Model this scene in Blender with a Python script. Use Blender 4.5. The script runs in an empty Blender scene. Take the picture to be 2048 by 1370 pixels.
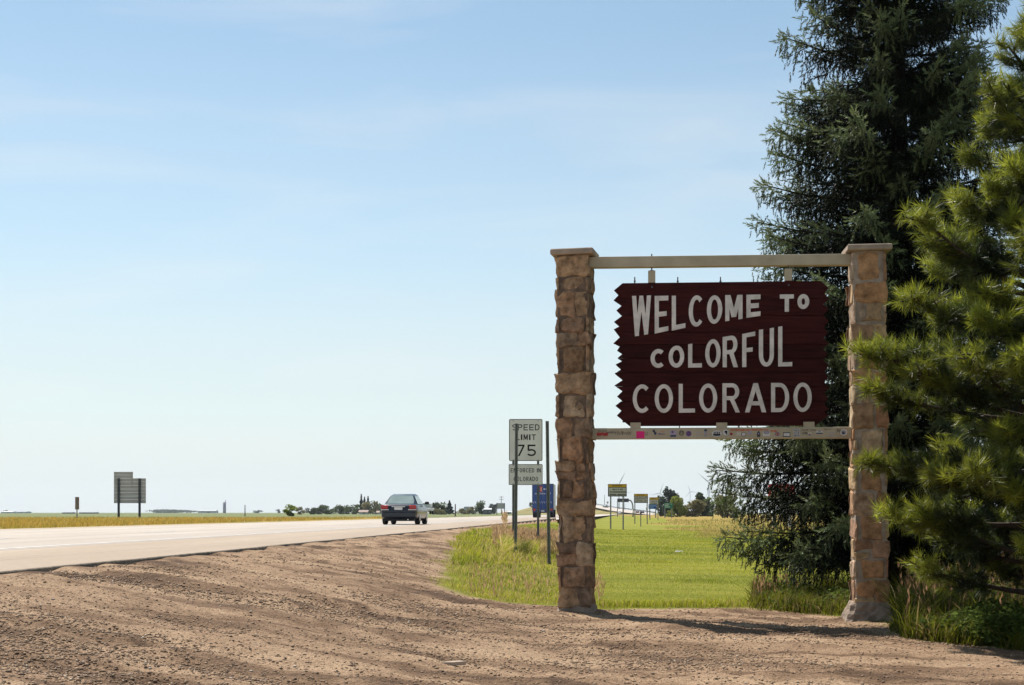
import bpy, math, random
import numpy as np
from mathutils import Vector, Matrix
R_ = math.radians
SC = bpy.context.scene
COL = SC.collection
rng = np.random.default_rng(7)
random.seed(7)

# ------------------------------------------------------------------ camera, world, sun, exposure
F, HY, EYE = 3000.0, 1026.0, 0.55            # focal length in photo pixels, horizon row, eye height above the road
cam = bpy.data.cameras.new('camera'); camo = bpy.data.objects.new('camera', cam); COL.objects.link(camo)
camo.location = (0, 0, EYE); camo.rotation_euler = (R_(90), 0, 0)
cam.sensor_width = 36; cam.sensor_fit = 'HORIZONTAL'; cam.lens = 36*F/2048
cam.shift_y = (HY-685)/2048; cam.clip_start = .1; cam.clip_end = 40000
SC.camera = camo

SUN_EL, SUN_AZ = 55.0, -32.0                 # behind the sign, to the left
world = bpy.data.worlds.new('World'); SC.world = world; world.use_nodes = True
nt = world.node_tree; nt.nodes.clear()
def N(nt, typ, **kw):
    n = nt.nodes.new(typ)
    for k, v in kw.items(): setattr(n, k, v)
    return n
out = N(nt, 'ShaderNodeOutputWorld'); bg = N(nt, 'ShaderNodeBackground'); bg.inputs[1].default_value = .080
sky = N(nt, 'ShaderNodeTexSky'); sky.sky_type = 'NISHITA'; sky.sun_disc = False
sky.sun_elevation = R_(SUN_EL); sky.sun_rotation = R_(SUN_AZ); sky.altitude = 1100
sky.air_density = 1.0; sky.dust_density = .7; sky.ozone_density = .15
tc = N(nt, 'ShaderNodeTexCoord'); mp = N(nt, 'ShaderNodeMapping'); mp.inputs['Scale'].default_value = (2.2, 2.2, 13); mp.inputs['Location'].default_value = (1.3, .4, 2.1)
nz = N(nt, 'ShaderNodeTexNoise'); nz.inputs['Scale'].default_value = 1.6; nz.inputs['Detail'].default_value = 6; nz.inputs['Roughness'].default_value = .55
nz.inputs['Distortion'].default_value = .4
rp = N(nt, 'ShaderNodeValToRGB'); rp.color_ramp.elements[0].position = .50; rp.color_ramp.elements[1].position = .80
rp.color_ramp.elements[0].color = (0, 0, 0, 1); rp.color_ramp.elements[1].color = (.34, .34, .34, 1)
mx = N(nt, 'ShaderNodeMix', data_type='RGBA'); mx.inputs[7].default_value = (5.9, 6.25, 6.2, 1)
L = nt.links.new
L(tc.outputs['Generated'], mp.inputs[0]); L(mp.outputs[0], nz.inputs['Vector']); L(nz.outputs[0], rp.inputs[0])
sxz = N(nt, 'ShaderNodeSeparateXYZ'); L(tc.outputs['Generated'], sxz.inputs[0])
el = N(nt, 'ShaderNodeValToRGB'); el.color_ramp.interpolation = 'EASE'; e_ = el.color_ramp.elements
e_[0].position, e_[1].position = 0, .8; e_[0].color, e_[1].color = (.90, .90, .90, 1), (.02, .02, .02, 1)
for p_, v_ in ((.08, .66), (.2, .26), (.33, .08)): e_.new(p_).color = (v_, v_, v_, 1)
ad = N(nt, 'ShaderNodeMath', operation='ADD', use_clamp=True); L(sxz.outputs[2], el.inputs[0]); L(el.outputs[0], ad.inputs[0]); L(rp.outputs[0], ad.inputs[1]); ad.inputs[1].default_value = .04; nt.links.remove(ad.inputs[1].links[0]); L(ad.outputs[0], mx.inputs[0])
wx = N(nt, 'ShaderNodeMix', data_type='RGBA'); wx.inputs[7].default_value = (6.9, 6.95, 6.8, 1); L(rp.outputs[0], wx.inputs[0]); tint = N(nt, 'ShaderNodeMix', data_type='RGBA', blend_type='MULTIPLY'); tint.inputs[0].default_value = 1; tint.inputs[7].default_value = (.88, 1.03, .99, 1); L(sky.outputs[0], tint.inputs[6]); L(tint.outputs[2], mx.inputs[6]); L(mx.outputs[2], wx.inputs[6]); L(wx.outputs[2], bg.inputs[0]); L(bg.outputs[0], out.inputs[0])

sun = bpy.data.lights.new('sun', 'SUN'); sun.energy = 4.6; sun.angle = R_(.53); sun.color = (1, .95, .87)
suno = bpy.data.objects.new('sun', sun); COL.objects.link(suno)
sd = Vector((math.sin(R_(SUN_AZ))*math.cos(R_(SUN_EL)), math.cos(R_(SUN_AZ))*math.cos(R_(SUN_EL)), math.sin(R_(SUN_EL))))
suno.rotation_euler = sd.to_track_quat('Z', 'Y').to_euler(); suno.location = (-10, 20, 40)
SC.view_settings.view_transform = 'Standard'; SC.view_settings.look = 'None'
SC.view_settings.exposure = .72; SC.view_settings.gamma = 1; SC.view_settings.use_curve_mapping = False
SC.render.engine = 'CYCLES'

# ------------------------------------------------------------------ helpers
def P(px, py, d): return np.array([(px-1024)/F*d, d, EYE+(HY-py)/F*d])
RS = 196/F; RD0 = -5.7; PHI = math.atan(RS)            # the road's near edge: X = RS*Y + RD0
def sdist(X, Y): return (X-(Y*RS+RD0))*math.cos(PHI)
def smooth(a, b, x):
    if a > b: return 1-smooth(b, a, x)
    t = np.clip((x-a)/(b-a), 0, 1); return t*t*(3-2*t)
def gz(X, Y):
    X = np.asarray(X, float); Y = np.asarray(Y, float); s = sdist(X, Y)
    near = -.035-.615*smooth(-.2, 5.8, s)-.08*smooth(5.0, 10.5, s)
    far = np.interp(Y, [0, 60, 130, 300, 700, 3000, 12000], [-.72, -.70, -.62, -.25, 0, .6, 3.2])
    k = smooth(45, 260, Y)
    right = near*(1-k)+np.minimum(near*.4, far)*k*(Y < 1e9)
    right = np.where(Y > 260, far, right)
    left = -.05-.05*smooth(0, 3, -15-s)+np.interp(Y, [0, 60, 150, 700, 3000, 12000], [0, .06, .16, .1, .7, 3.3])
    z = np.where(s > 0, right, left)
    z = np.where((s > -14.8) & (s <= 0) & (Y < 900), -.035-.125*smooth(.05, .7, -s)+.06*smooth(14.2, 14.8, -s), z)
    return z
def hit(px, py):
    d = np.arange(4, 900, .02); X = (px-1024)/F*d; z = EYE+(HY-py)/F*d
    i = np.argmax(z < gz(X, d)); return np.array([X[i], d[i], gz(X[i], d[i])])
def G(px, d):                                          # a ground point at a column and a distance
    X = (px-1024)/F*d; return np.array([X, d, float(gz(X, d))])

def tag(o, label=None, cat=None, group=None, kind=None):
    if label: o['label'] = label
    if cat: o['category'] = cat
    if group: o['group'] = group
    if kind: o['kind'] = kind
    return o
def empty(name, loc, rz=0, label=None, cat=None, group=None):
    o = bpy.data.objects.new(name, None); COL.objects.link(o); o.location = loc; o.rotation_euler = (0, 0, rz)
    o.empty_display_size = .2
    return tag(o, label, cat, group)
def link(name, me, mats, parent=None, smooth_=False):
    o = bpy.data.objects.new(name, me); COL.objects.link(o)
    for m in (mats if isinstance(mats, (list, tuple)) else [mats]): me.materials.append(m)
    if parent: o.parent = parent
    if smooth_: me.polygons.foreach_set('use_smooth', np.ones(len(me.polygons), bool))
    return o
def copy_tree(o, parent=None):
    c = o.copy(); COL.objects.link(c)
    if parent: c.parent = parent
    for ch in list(o.children): copy_tree(ch, c)
    return c
def arr_mesh(name, V, Fc, col=None):                   # uniform faces, numpy arrays
    me = bpy.data.meshes.new(name); V = np.asarray(V, np.float32); Fc = np.asarray(Fc, np.int32); k = Fc.shape[1]
    me.vertices.add(len(V)); me.vertices.foreach_set('co', V.ravel())
    me.loops.add(Fc.size); me.loops.foreach_set('vertex_index', Fc.ravel())
    me.polygons.add(len(Fc)); me.polygons.foreach_set('loop_start', np.arange(0, Fc.size, k, dtype=np.int32))
    me.polygons.foreach_set('loop_total', np.full(len(Fc), k, np.int32))
    if col is not None:
        a = me.color_attributes.new('Col', 'FLOAT_COLOR', 'POINT')
        c4 = np.ones((len(V), 4), np.float32); c4[:, :3] = col; a.data.foreach_set('color', c4.ravel())
    me.update(); me.validate(); return me

class MB:                                              # mesh builder with per-face material index
    def __init__(s): s.v = []; s.f = []; s.m = []
    def add(s, vs, fs, m=0):
        b = len(s.v); s.v += [tuple(map(float, p)) for p in vs]; s.f += [[i+b for i in f] for f in fs]; s.m += [m]*len(fs); return s
    def box(s, x0, x1, y0, y1, z0, z1, m=0):
        return s.add([(x0,y0,z0),(x1,y0,z0),(x1,y1,z0),(x0,y1,z0),(x0,y0,z1),(x1,y0,z1),(x1,y1,z1),(x0,y1,z1)],
                     [(0,3,2,1),(4,5,6,7),(0,1,5,4),(1,2,6,5),(2,3,7,6),(3,0,4,7)], m)
    def bbox(s, x0, x1, y0, y1, z0, z1, b, m=0):       # bevelled box
        vs = []
        for z, i in ((z0, b), (z0+b, 0), (z1-b, 0), (z1, b)):
            X0, X1, Y0, Y1 = x0+i, x1-i, y0+i, y1-i; c = b*.6 if i == 0 else b*.6
            vs += [(X0+c,Y0,z),(X1-c,Y0,z),(X1,Y0+c,z),(X1,Y1-c,z),(X1-c,Y1,z),(X0+c,Y1,z),(X0,Y1-c,z),(X0,Y0+c,z)]
        fs = [tuple(range(7,-1,-1)), tuple(range(24,32))]
        for k in range(3):
            for i in range(8): fs.append((k*8+i, k*8+(i+1)%8, k*8+8+(i+1)%8, k*8+8+i))
        return s.add(vs, fs, m)
    def prism(s, poly, y0, y1, m=0, front=True):       # poly in (x,z), ccw seen from -y; extruded y0 (front) .. y1
        n = len(poly)
        vs = [(x, y0, z) for x, z in poly]+[(x, y1, z) for x, z in poly]
        return s.add(vs, [tuple(range(n)), tuple(range(2*n-1, n-1, -1))]+[(i, n+i, n+(i+1)%n, (i+1)%n) for i in range(n)], m)
    def tube(s, pts, rad, n=8, m=0, cap=True):
        pts = [Vector(p) for p in pts]; rad = rad if hasattr(rad, '__len__') else [rad]*len(pts); vs = []; fs = []
        for i, p in enumerate(pts):
            d = (pts[min(i+1, len(pts)-1)]-pts[max(i-1, 0)]).normalized()
            a = d.cross(Vector((0, 0, 1)) if abs(d.z) < .95 else Vector((1, 0, 0))).normalized(); b = d.cross(a)
            vs += [p+(a*math.cos(2*math.pi*k/n)+b*math.sin(2*math.pi*k/n))*rad[i] for k in range(n)]
        for i in range(len(pts)-1):
            for k in range(n): fs.append((i*n+k, i*n+(k+1)%n, i*n+n+(k+1)%n, i*n+n+k))
        if cap: fs += [tuple(range(n-1, -1, -1)), tuple(range(len(vs)-n, len(vs)))]
        return s.add(vs, fs, m)
    def build(s, name, mats, parent=None, sm=False, loc=None):
        me = bpy.data.meshes.new(name); me.from_pydata(s.v, [], s.f)
        me.polygons.foreach_set('material_index', s.m); me.update()
        o = link(name, me, mats, parent, sm)
        if loc is not None: o.location = loc
        return o

def mat(name, base, rough=.8, var=.12, scale=6, bump=0, bscale=40, attr=False, transl=0, metal=0, spec=.3, rnd=0, bdist=.01, stretch=None, coat=0):
    m = bpy.data.materials.new(name); m.use_nodes = True; t = m.node_tree; b = t.nodes['Principled BSDF']; o = t.nodes['Material Output']
    b.inputs['Roughness'].default_value = rough; b.inputs['Metallic'].default_value = metal; b.inputs['Specular IOR Level'].default_value = spec
    if coat: b.inputs['Coat Weight'].default_value = coat
    lk = t.links.new
    tcn = N(t, 'ShaderNodeTexCoord'); vec = tcn.outputs['Object']
    if stretch:
        mpn = N(t, 'ShaderNodeMapping'); mpn.inputs['Scale'].default_value = stretch; lk(vec, mpn.inputs[0]); vec = mpn.outputs[0]
    if attr:
        a = N(t, 'ShaderNodeVertexColor'); a.layer_name = 'Col'; csrc = a.outputs[0]
    else:
        rgb = N(t, 'ShaderNodeRGB'); rgb.outputs[0].default_value = (*base, 1); csrc = rgb.outputs[0]
    if var:
        n = N(t, 'ShaderNodeTexNoise'); n.inputs['Scale'].default_value = scale; n.inputs['Detail'].default_value = 5; lk(vec, n.inputs['Vector'])
        mr = N(t, 'ShaderNodeMapRange'); mr.inputs[1].default_value = .25; mr.inputs[2].default_value = .75
        mr.inputs[3].default_value = 1-var*1.6; mr.inputs[4].default_value = 1+var*1.6; lk(n.outputs[0], mr.inputs[0])
        mu = N(t, 'ShaderNodeMix', data_type='RGBA', blend_type='MULTIPLY'); mu.inputs[0].default_value = 1
        lk(csrc, mu.inputs[6]); lk(mr.outputs[0], mu.inputs[7]); csrc = mu.outputs[2]
    if rnd:
        oi = N(t, 'ShaderNodeObjectInfo'); mr2 = N(t, 'ShaderNodeMapRange'); mr2.inputs[3].default_value = 1-rnd; mr2.inputs[4].default_value = 1+rnd
        lk(oi.outputs['Random'], mr2.inputs[0])
        mu2 = N(t, 'ShaderNodeMix', data_type='RGBA', blend_type='MULTIPLY'); mu2.inputs[0].default_value = 1
        lk(csrc, mu2.inputs[6]); lk(mr2.outputs[0], mu2.inputs[7]); csrc = mu2.outputs[2]
    lk(csrc, b.inputs['Base Color'])
    if bump:
        nb = N(t, 'ShaderNodeTexNoise'); nb.inputs['Scale'].default_value = bscale; nb.inputs['Detail'].default_value = 6; lk(vec, nb.inputs['Vector'])
        bp = N(t, 'ShaderNodeBump'); bp.inputs['Strength'].default_value = bump; bp.inputs['Distance'].default_value = bdist
        lk(nb.outputs[0], bp.inputs['Height']); lk(bp.outputs[0], b.inputs['Normal'])
    if transl:
        tr = N(t, 'ShaderNodeBsdfTranslucent'); ms = N(t, 'ShaderNodeMixShader'); ms.inputs[0].default_value = transl
        hs = N(t, 'ShaderNodeHueSaturation'); hs.inputs['Value'].default_value = 1.5; hs.inputs['Hue'].default_value = .485; lk(csrc, hs.inputs['Color'])
        lk(hs.outputs[0], tr.inputs[0]); lk(b.outputs[0], ms.inputs[1]); lk(tr.outputs[0], ms.inputs[2]); lk(ms.outputs[0], o.inputs[0])
    return m

# ------------------------------------------------------------------ materials
m_road = None
m_white_line = mat('road_paint_white', (.50, .48, .45), .7, .25, 3)
m_yellow_line = mat('road_paint_yellow', (.55, .38, .06), .7, .2, 3)
m_post = mat('weathered_steel', (.20, .205, .205), .55, .2, 8, metal=.4)
m_plate = mat('sign_sheet_white', (.74, .71, .68), .45, .06, 3)
m_plate_black = mat('sign_print_black', (.012, .012, .014), .5, 0)
m_alu = mat('sign_back_aluminium', (.42, .40, .39), .5, .12, 1.5, metal=.15, stretch=(.3, 1, 6))
m_beam = mat('beam_tan_paint', (.46, .39, .27), .6, .10, 5, bump=.15, bscale=60)
m_steel_dark = mat('steel_dark', (.09, .085, .085), .5, .2, 8, metal=.4)
m_maroon = mat('sign_wood_maroon', (.044, .0082, .0075), .78, .30, 5, bump=.35, bscale=26, spec=.12, rnd=.22, stretch=(.8, 4, 9), bdist=.006)
m_letter = mat('letter_white_paint', (.70, .64, .58), .65, .14, 9, bump=.15, bscale=50)
m_mortar_dark = mat('mortar_dark', (.15, .105, .075), .95, .3, 14, bump=.6, bscale=40)
m_mortar = mat('mortar', (.34, .27, .21), .95, .2, 14, bump=.6, bscale=60)
m_cap = mat('cap_sandstone', (.36, .28, .21), .9, .15, 9, bump=.4, bscale=50)
m_footing = mat('footing_concrete', (.27, .205, .155), .95, .25, 9, bump=.7, bscale=28, bdist=.02)
m_bark_dark = mat('spruce_bark', (.028, .022, .018), .95, .3, 12, bump=.6, bscale=30, bdist=.02)
m_bark = mat('bark', (.045, .031, .022), .95, .3, 12, bump=.6, bscale=30, bdist=.02)
m_needle = mat('spruce_needles', (.05, .07, .05), .6, 0, attr=True, transl=.14, spec=.15)
m_pine = mat('pine_needles', (.09, .13, .03), .45, 0, attr=True, transl=.45, spec=.4)
m_grass = mat('grass_blades', (.12, .18, .03), .6, 0, attr=True, transl=.45, spec=.06)
m_leaf = mat('far_leaves', (.05, .08, .03), .7, 0, attr=True, transl=.32, spec=.1)
m_pebble = mat('pebbles', (.2, .15, .1), .85, 0, attr=True)
m_glass = mat('car_glass', (.30, .36, .33), .08, .1, 2, spec=.9, metal=.35)
m_rubber = mat('rubber', (.012, .012, .013), .8, .1)
m_rim = mat('wheel_rim', (.45, .45, .46), .35, .05, metal=.8)
m_black = mat('black_plastic', (.012, .012, .013), .6, 0)
m_red_lamp = mat('lamp_red', (.38, .012, .015), .25, .1, 20, spec=.6)
m_white_lamp = mat('lamp_white', (.65, .60, .58), .25, 0, spec=.6)
m_chrome = mat('chrome', (.6, .6, .62), .15, 0, metal=.9)

# stone: colour picked per stone, mottled inside
def stone_mat(name, cols, dirt):
    m = mat(name, (.3, .2, .12), .9, 0); t = m.node_tree; b = t.nodes['Principled BSDF']; lk = t.links.new
    oi = N(t, 'ShaderNodeObjectInfo'); rmp = N(t, 'ShaderNodeValToRGB'); rmp.color_ramp.interpolation = 'LINEAR'
    e = rmp.color_ramp.elements; e[0].color = (*cols[0], 1); e[1].color = (*cols[-1], 1)
    for i, c in enumerate(cols[1:-1]): e.new((i+1)/(len(cols)-1)).color = (*c, 1)
    lk(oi.outputs['Random'], rmp.inputs[0])
    tcn = N(t, 'ShaderNodeTexCoord')
    n1 = N(t, 'ShaderNodeTexNoise'); n1.inputs['Scale'].default_value = 9; n1.inputs['Detail'].default_value = 7; n1.inputs['Roughness'].default_value = .65
    lk(tcn.outputs['Object'], n1.inputs['Vector'])
    r1 = N(t, 'ShaderNodeValToRGB'); r1.color_ramp.elements[0].position = .33; r1.color_ramp.elements[1].position = .7
    r1.color_ramp.elements[0].color = (*dirt, 1); r1.color_ramp.elements[1].color = (1.35, 1.3, 1.22, 1)
    lk(n1.outputs[0], r1.inputs[0])
    mu = N(t, 'ShaderNodeMix', data_type='RGBA', blend_type='MULTIPLY'); mu.inputs[0].default_value = 1
    lk(rmp.outputs[0], mu.inputs[6]); lk(r1.outputs[0], mu.inputs[7]); lk(mu.outputs[2], b.inputs['Base Color'])
    n2 = N(t, 'ShaderNodeTexNoise'); n2.inputs['Scale'].default_value = 28; n2.inputs['Detail'].default_value = 8; lk(tcn.outputs['Object'], n2.inputs['Vector'])
    bp = N(t, 'ShaderNodeBump'); bp.inputs['Strength'].default_value = .8; bp.inputs['Distance'].default_value = .018
    lk(n2.outputs[0], bp.inputs['Height']); lk(bp.outputs[0], b.inputs['Normal'])
    return m
m_stone_rough = stone_mat('sandstone_rough', [(.27, .175, .105), (.42, .285, .175), (.31, .23, .17), (.44, .265, .155), (.22, .15, .105), (.47, .355, .24), (.35, .22, .14), (.27, .19, .135)], (.34, .30, .26))
m_stone_flat = stone_mat('sandstone_flat', [(.36, .24, .14), (.50, .36, .21), (.30, .175, .105), (.52, .42, .28), (.36, .18, .10), (.42, .33, .25), (.47, .26, .13), (.26, .16, .10)], (.42, .38, .34))

# ground: gravel / lawn soil / dry grass / far crops mixed by a painted region mask
def ground_mat():
    m = mat('ground_cover', (.2, .15, .1), .95, 0); t = m.node_tree; b = t.nodes['Principled BSDF']; lk = t.links.new
    b.inputs['Specular IOR Level'].default_value = .1
    a = N(t, 'ShaderNodeVertexColor'); a.layer_name = 'Col'; sp = N(t, 'ShaderNodeSeparateColor'); lk(a.outputs[0], sp.inputs[0])
    tcn = N(t, 'ShaderNodeTexCoord'); V = tcn.outputs['Object']
    def noise(scale, det=6, ro=.6, vec=V):
        n = N(t, 'ShaderNodeTexNoise'); n.inputs['Scale'].default_value = scale; n.inputs['Detail'].default_value = det; n.inputs['Roughness'].default_value = ro
        lk(vec, n.inputs['Vector']); return n.outputs[0]
    def ramp(f, stops):
        r = N(t, 'ShaderNodeValToRGB'); e = r.color_ramp.elements; e[0].position, e[0].color = stops[0][0], (*stops[0][1], 1); e[1].position, e[1].color = stops[-1][0], (*stops[-1][1], 1)
        for p, c in stops[1:-1]: e.new(p).color = (*c, 1)
        lk(f, r.inputs[0]); return r.outputs[0]
    def mix(f, A, B, bt='MIX'):
        x = N(t, 'ShaderNodeMix', data_type='RGBA', blend_type=bt)
        if isinstance(f, float): x.inputs[0].default_value = f
        else: lk(f, x.inputs[0])
        lk(A, x.inputs[6]); lk(B, x.inputs[7]); return x.outputs[2]
    # tyre arcs: polar coordinates about the centre of the turning curve
    sx = N(t, 'ShaderNodeSeparateXYZ'); lk(V, sx.inputs[0])
    def math_(op, A, B=None):
        x = N(t, 'ShaderNodeMath', operation=op)
        for i, q in enumerate((A, B)):
            if q is None: continue
            if isinstance(q, (int, float)): x.inputs[i].default_value = q
            else: lk(q, x.inputs[i])
        return x.outputs[0]
    dx = math_('SUBTRACT', sx.outputs[0], 5.0); dy = math_('SUBTRACT', sx.outputs[1], 32.0)
    rr = math_('SQRT', math_('ADD', math_('MULTIPLY', dx, dx), math_('MULTIPLY', dy, dy)))
    an = math_('ARCTAN2', dy, dx)
    wob = noise(.35, 3); rr2 = math_('ADD', rr, math_('MULTIPLY', wob, 3.0))
    cb = N(t, 'ShaderNodeCombineXYZ'); lk(math_('MULTIPLY', rr2, 1.0), cb.inputs[0]); lk(math_('MULTIPLY', an, 4.5), cb.inputs[1])
    arcs = noise(1.5, 5, .62, cb.outputs[0])
    patch = noise(.55, 5, .6); fine = noise(30, 4, .75); grit = noise(75, 2, .7)
    tone = math_('ADD', math_('MULTIPLY', arcs, .74), math_('MULTIPLY', patch, .26))
    gcol = ramp(tone, [(.39, (.105, .064, .040)), (.455, (.205, .130, .080)), (.515, (.32, .213, .135)), (.60, (.40, .277, .178))])
    gcol = mix(1.0, gcol, ramp(fine, [(.30, (.52, .50, .48)), (.5, (1, 1, 1)), (.72, (1.3, 1.28, 1.25))]), 'MULTIPLY')
    gcol = mix(.8, gcol, ramp(grit, [(.36, (.42, .38, .34)), (.46, (1, 1, 1)), (.70, (1.3, 1.28, 1.25))]), 'MULTIPLY')
    mpl = N(t, 'ShaderNodeMapping'); mpl.inputs['Scale'].default_value = (.25, 1.2, 1); lk(V, mpl.inputs[0])
    lawn = ramp(noise(.5, 6, .6, mpl.outputs[0]), [(.32, (.135, .155, .020)), (.5, (.21, .215, .026)), (.66, (.28, .265, .045))])
    lawn = mix(.7, lawn, ramp(noise(16, 4, .7), [(.3, (.55, .58, .5)), (.7, (1.35, 1.3, 1.2))]), 'MULTIPLY')
    dry = ramp(noise(.25, 7), [(.32, (.17, .15, .030)), (.48, (.29, .205, .048)), (.6, (.34, .235, .065)), (.72, (.22, .19, .040))])
    dry = mix(.6, dry, ramp(noise(6, 5, .7), [(.3, (.6, .6, .6)), (.7, (1.3, 1.3, 1.3))]), 'MULTIPLY')
    mpn = N(t, 'ShaderNodeMapping'); mpn.inputs['Scale'].default_value = (.4, 1.8, 1); lk(V, mpn.inputs[0])
    crop = ramp(noise(.0035, 4, .5, mpn.outputs[0]), [(.36, (.11, .145, .055)), (.5, (.145, .165, .07)), (.6, (.20, .19, .09)), (.7, (.13, .16, .06))])
    def edge(ch, w=.22):
        e = noise(1.7, 6, .7); v = math_('ADD', ch, math_('MULTIPLY', math_('SUBTRACT', e, .5), w*2))
        r = N(t, 'ShaderNodeMapRange'); r.inputs[1].default_value = .38; r.inputs[2].default_value = .62; lk(v, r.inputs[0]); return r.outputs[0]
    c = mix(edge(sp.outputs[1], .35), lawn, dry); c = mix(sp.outputs[2], c, crop); gm = edge(sp.outputs[0], .3); c = mix(gm, c, gcol)
    lk(c, b.inputs['Base Color'])
    bp = N(t, 'ShaderNodeBump'); bp.inputs['Strength'].default_value = 1; bp.inputs['Distance'].default_value = .035
    h = math_('ADD', math_('MULTIPLY', fine, .8), math_('MULTIPLY', grit, .35)); lk(h, bp.inputs['Height']); lk(bp.outputs[0], b.inputs['Normal'])
    return m

# ------------------------------------------------------------------ ground sheet
gravel_px = [(1000,1053),(935,1064),(915,1085),(905,1110),(893,1140),(884,1172),(925,1190),(1000,1204),(1115,1213),(1200,1221),(1260,1218),(1400,1217),(1500,1216),(1565,1222),(1650,1229),(1700,1234),(1740,1238),(1790,1246),(1812,1264),(1850,1280),(1950,1292),(2048,1301)]
gp = [hit(*p)[:2] for p in gravel_px]
gp = [(RS*62+RD0, 62), (RS*62+RD0+.7, 62)]+[tuple(p) for p in gp]+[(14, 10.6), (14, -14), (RS*-14+RD0, -14)]
GP = np.array(gp)
def poly_sd(X, Y, poly):                               # signed distance, positive inside
    inside = np.zeros(X.shape, bool); dmin = np.full(X.shape, 1e9); n = len(poly)
    for i in range(n):
        (x0, y0), (x1, y1) = poly[i], poly[(i+1) % n]; ex, ey = x1-x0, y1-y0
        tt = np.clip(((X-x0)*ex+(Y-y0)*ey)/(ex*ex+ey*ey+1e-12), 0, 1)
        dmin = np.minimum(dmin, np.hypot(X-x0-tt*ex, Y-y0-tt*ey))
        c = ((y0 > Y) != (y1 > Y)); xx = x0+(Y-y0)*ex/(ey if abs(ey) > 1e-12 else 1e-12)
        inside ^= c & (X < xx)
    return np.where(inside, dmin, -dmin)
def vnoise(X, Y, sc, seed):                            # cheap value noise
    r = np.random.default_rng(seed); T = r.random((64, 64)); x = X*sc; y = Y*sc
    xi = np.floor(x).astype(int); yi = np.floor(y).astype(int); fx = x-xi; fy = y-yi
    fx = fx*fx*(3-2*fx); fy = fy*fy*(3-2*fy)
    a = T[xi % 64, yi % 64]; b = T[(xi+1) % 64, yi % 64]; c = T[xi % 64, (yi+1) % 64]; d = T[(xi+1) % 64, (yi+1) % 64]
    return (a*(1-fx)+b*fx)*(1-fy)+(c*(1-fx)+d*fx)*fy
def bumps(X, Y, g):
    r = np.hypot(X-5, Y-32)+.8*vnoise(X, Y, .35, 3); an = np.arctan2(Y-32, X-5)
    return g*(.050*(vnoise(r, an*6, 1.9, 5)-.5)+.035*(vnoise(X, Y, 1.1, 8)-.5)+.03*(vnoise(X, Y, 3.1, 9)-.5)+.040*(vnoise(X, Y, 6.3, 10)-.5)*(.35+vnoise(X, Y, .8, 12)))
def zone(X, Y):                                        # dry grass zones on the right of the road
    n = vnoise(X, Y, .12, 21)
    return smooth(70, 90, Y+40*(n-.5)+-300*smooth(1.5, -1.5, sdist(X, Y)-7.5-.02*Y-8*(vnoise(X, Y, .05, 22)-.5)))
ga = lambda a, b, n: np.geomspace(a, b, n)
xs = np.concatenate([-ga(60, 11000, 45)[::-1], np.arange(-59, -9, 1.0), np.arange(-9, 9, .075), np.arange(9, 60, 1.0), ga(60, 11000, 45)])
ys = np.concatenate([np.arange(-16, 5, 1.5), np.arange(5, 20, .06), np.arange(20, 30, .1), np.arange(30, 60, .4), ga(60, 11000, 110)])
XX, YY = np.meshgrid(xs, ys)
gsd = poly_sd(XX, YY, gp); gmask = np.clip(gsd/1.1+.5, 0, 1)
road_dirt = np.clip((.9-sdist(XX, YY))/.6, 0, 1)*(sdist(XX, YY) > -.5)*(YY < 260); gmask = np.maximum(gmask, road_dirt)
ZZ = gz(XX, YY)+bumps(XX, YY, np.clip(gsd/.4, 0, 1)*smooth(-.1, .5, sdist(XX, YY)))+.06*(vnoise(XX, YY, 1.7, 77)-.5)*np.exp(-(sdist(XX, YY)/.35)**2)*(YY < 60)
dry = np.where(sdist(XX, YY) > 0, zone(XX, YY), 1.0)
fld = np.where(sdist(XX, YY) > 0, smooth(450, 800, YY), smooth(135, 160, YY+25*(vnoise(XX, YY, .02, 4)-.5)))
nx, ny = len(xs), len(ys); idx = np.arange(nx*ny).reshape(ny, nx)
FQ = np.stack([idx[:-1, :-1], idx[:-1, 1:], idx[1:, 1:], idx[1:, :-1]], -1).reshape(-1, 4)
me = arr_mesh('ground', np.stack([XX, YY, ZZ], -1).reshape(-1, 3), FQ, np.stack([gmask, dry, fld], -1).reshape(-1, 3))
tag(link('ground', me, ground_mat(), None, True), kind='structure')
def gzb(X, Y):
    X = np.asarray(X, float); Y = np.asarray(Y, float); g = poly_sd(X, Y, gp)
    return gz(X, Y)+bumps(X, Y, np.clip(g/.4, 0, 1)*smooth(-.1, .5, sdist(X, Y)))

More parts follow.
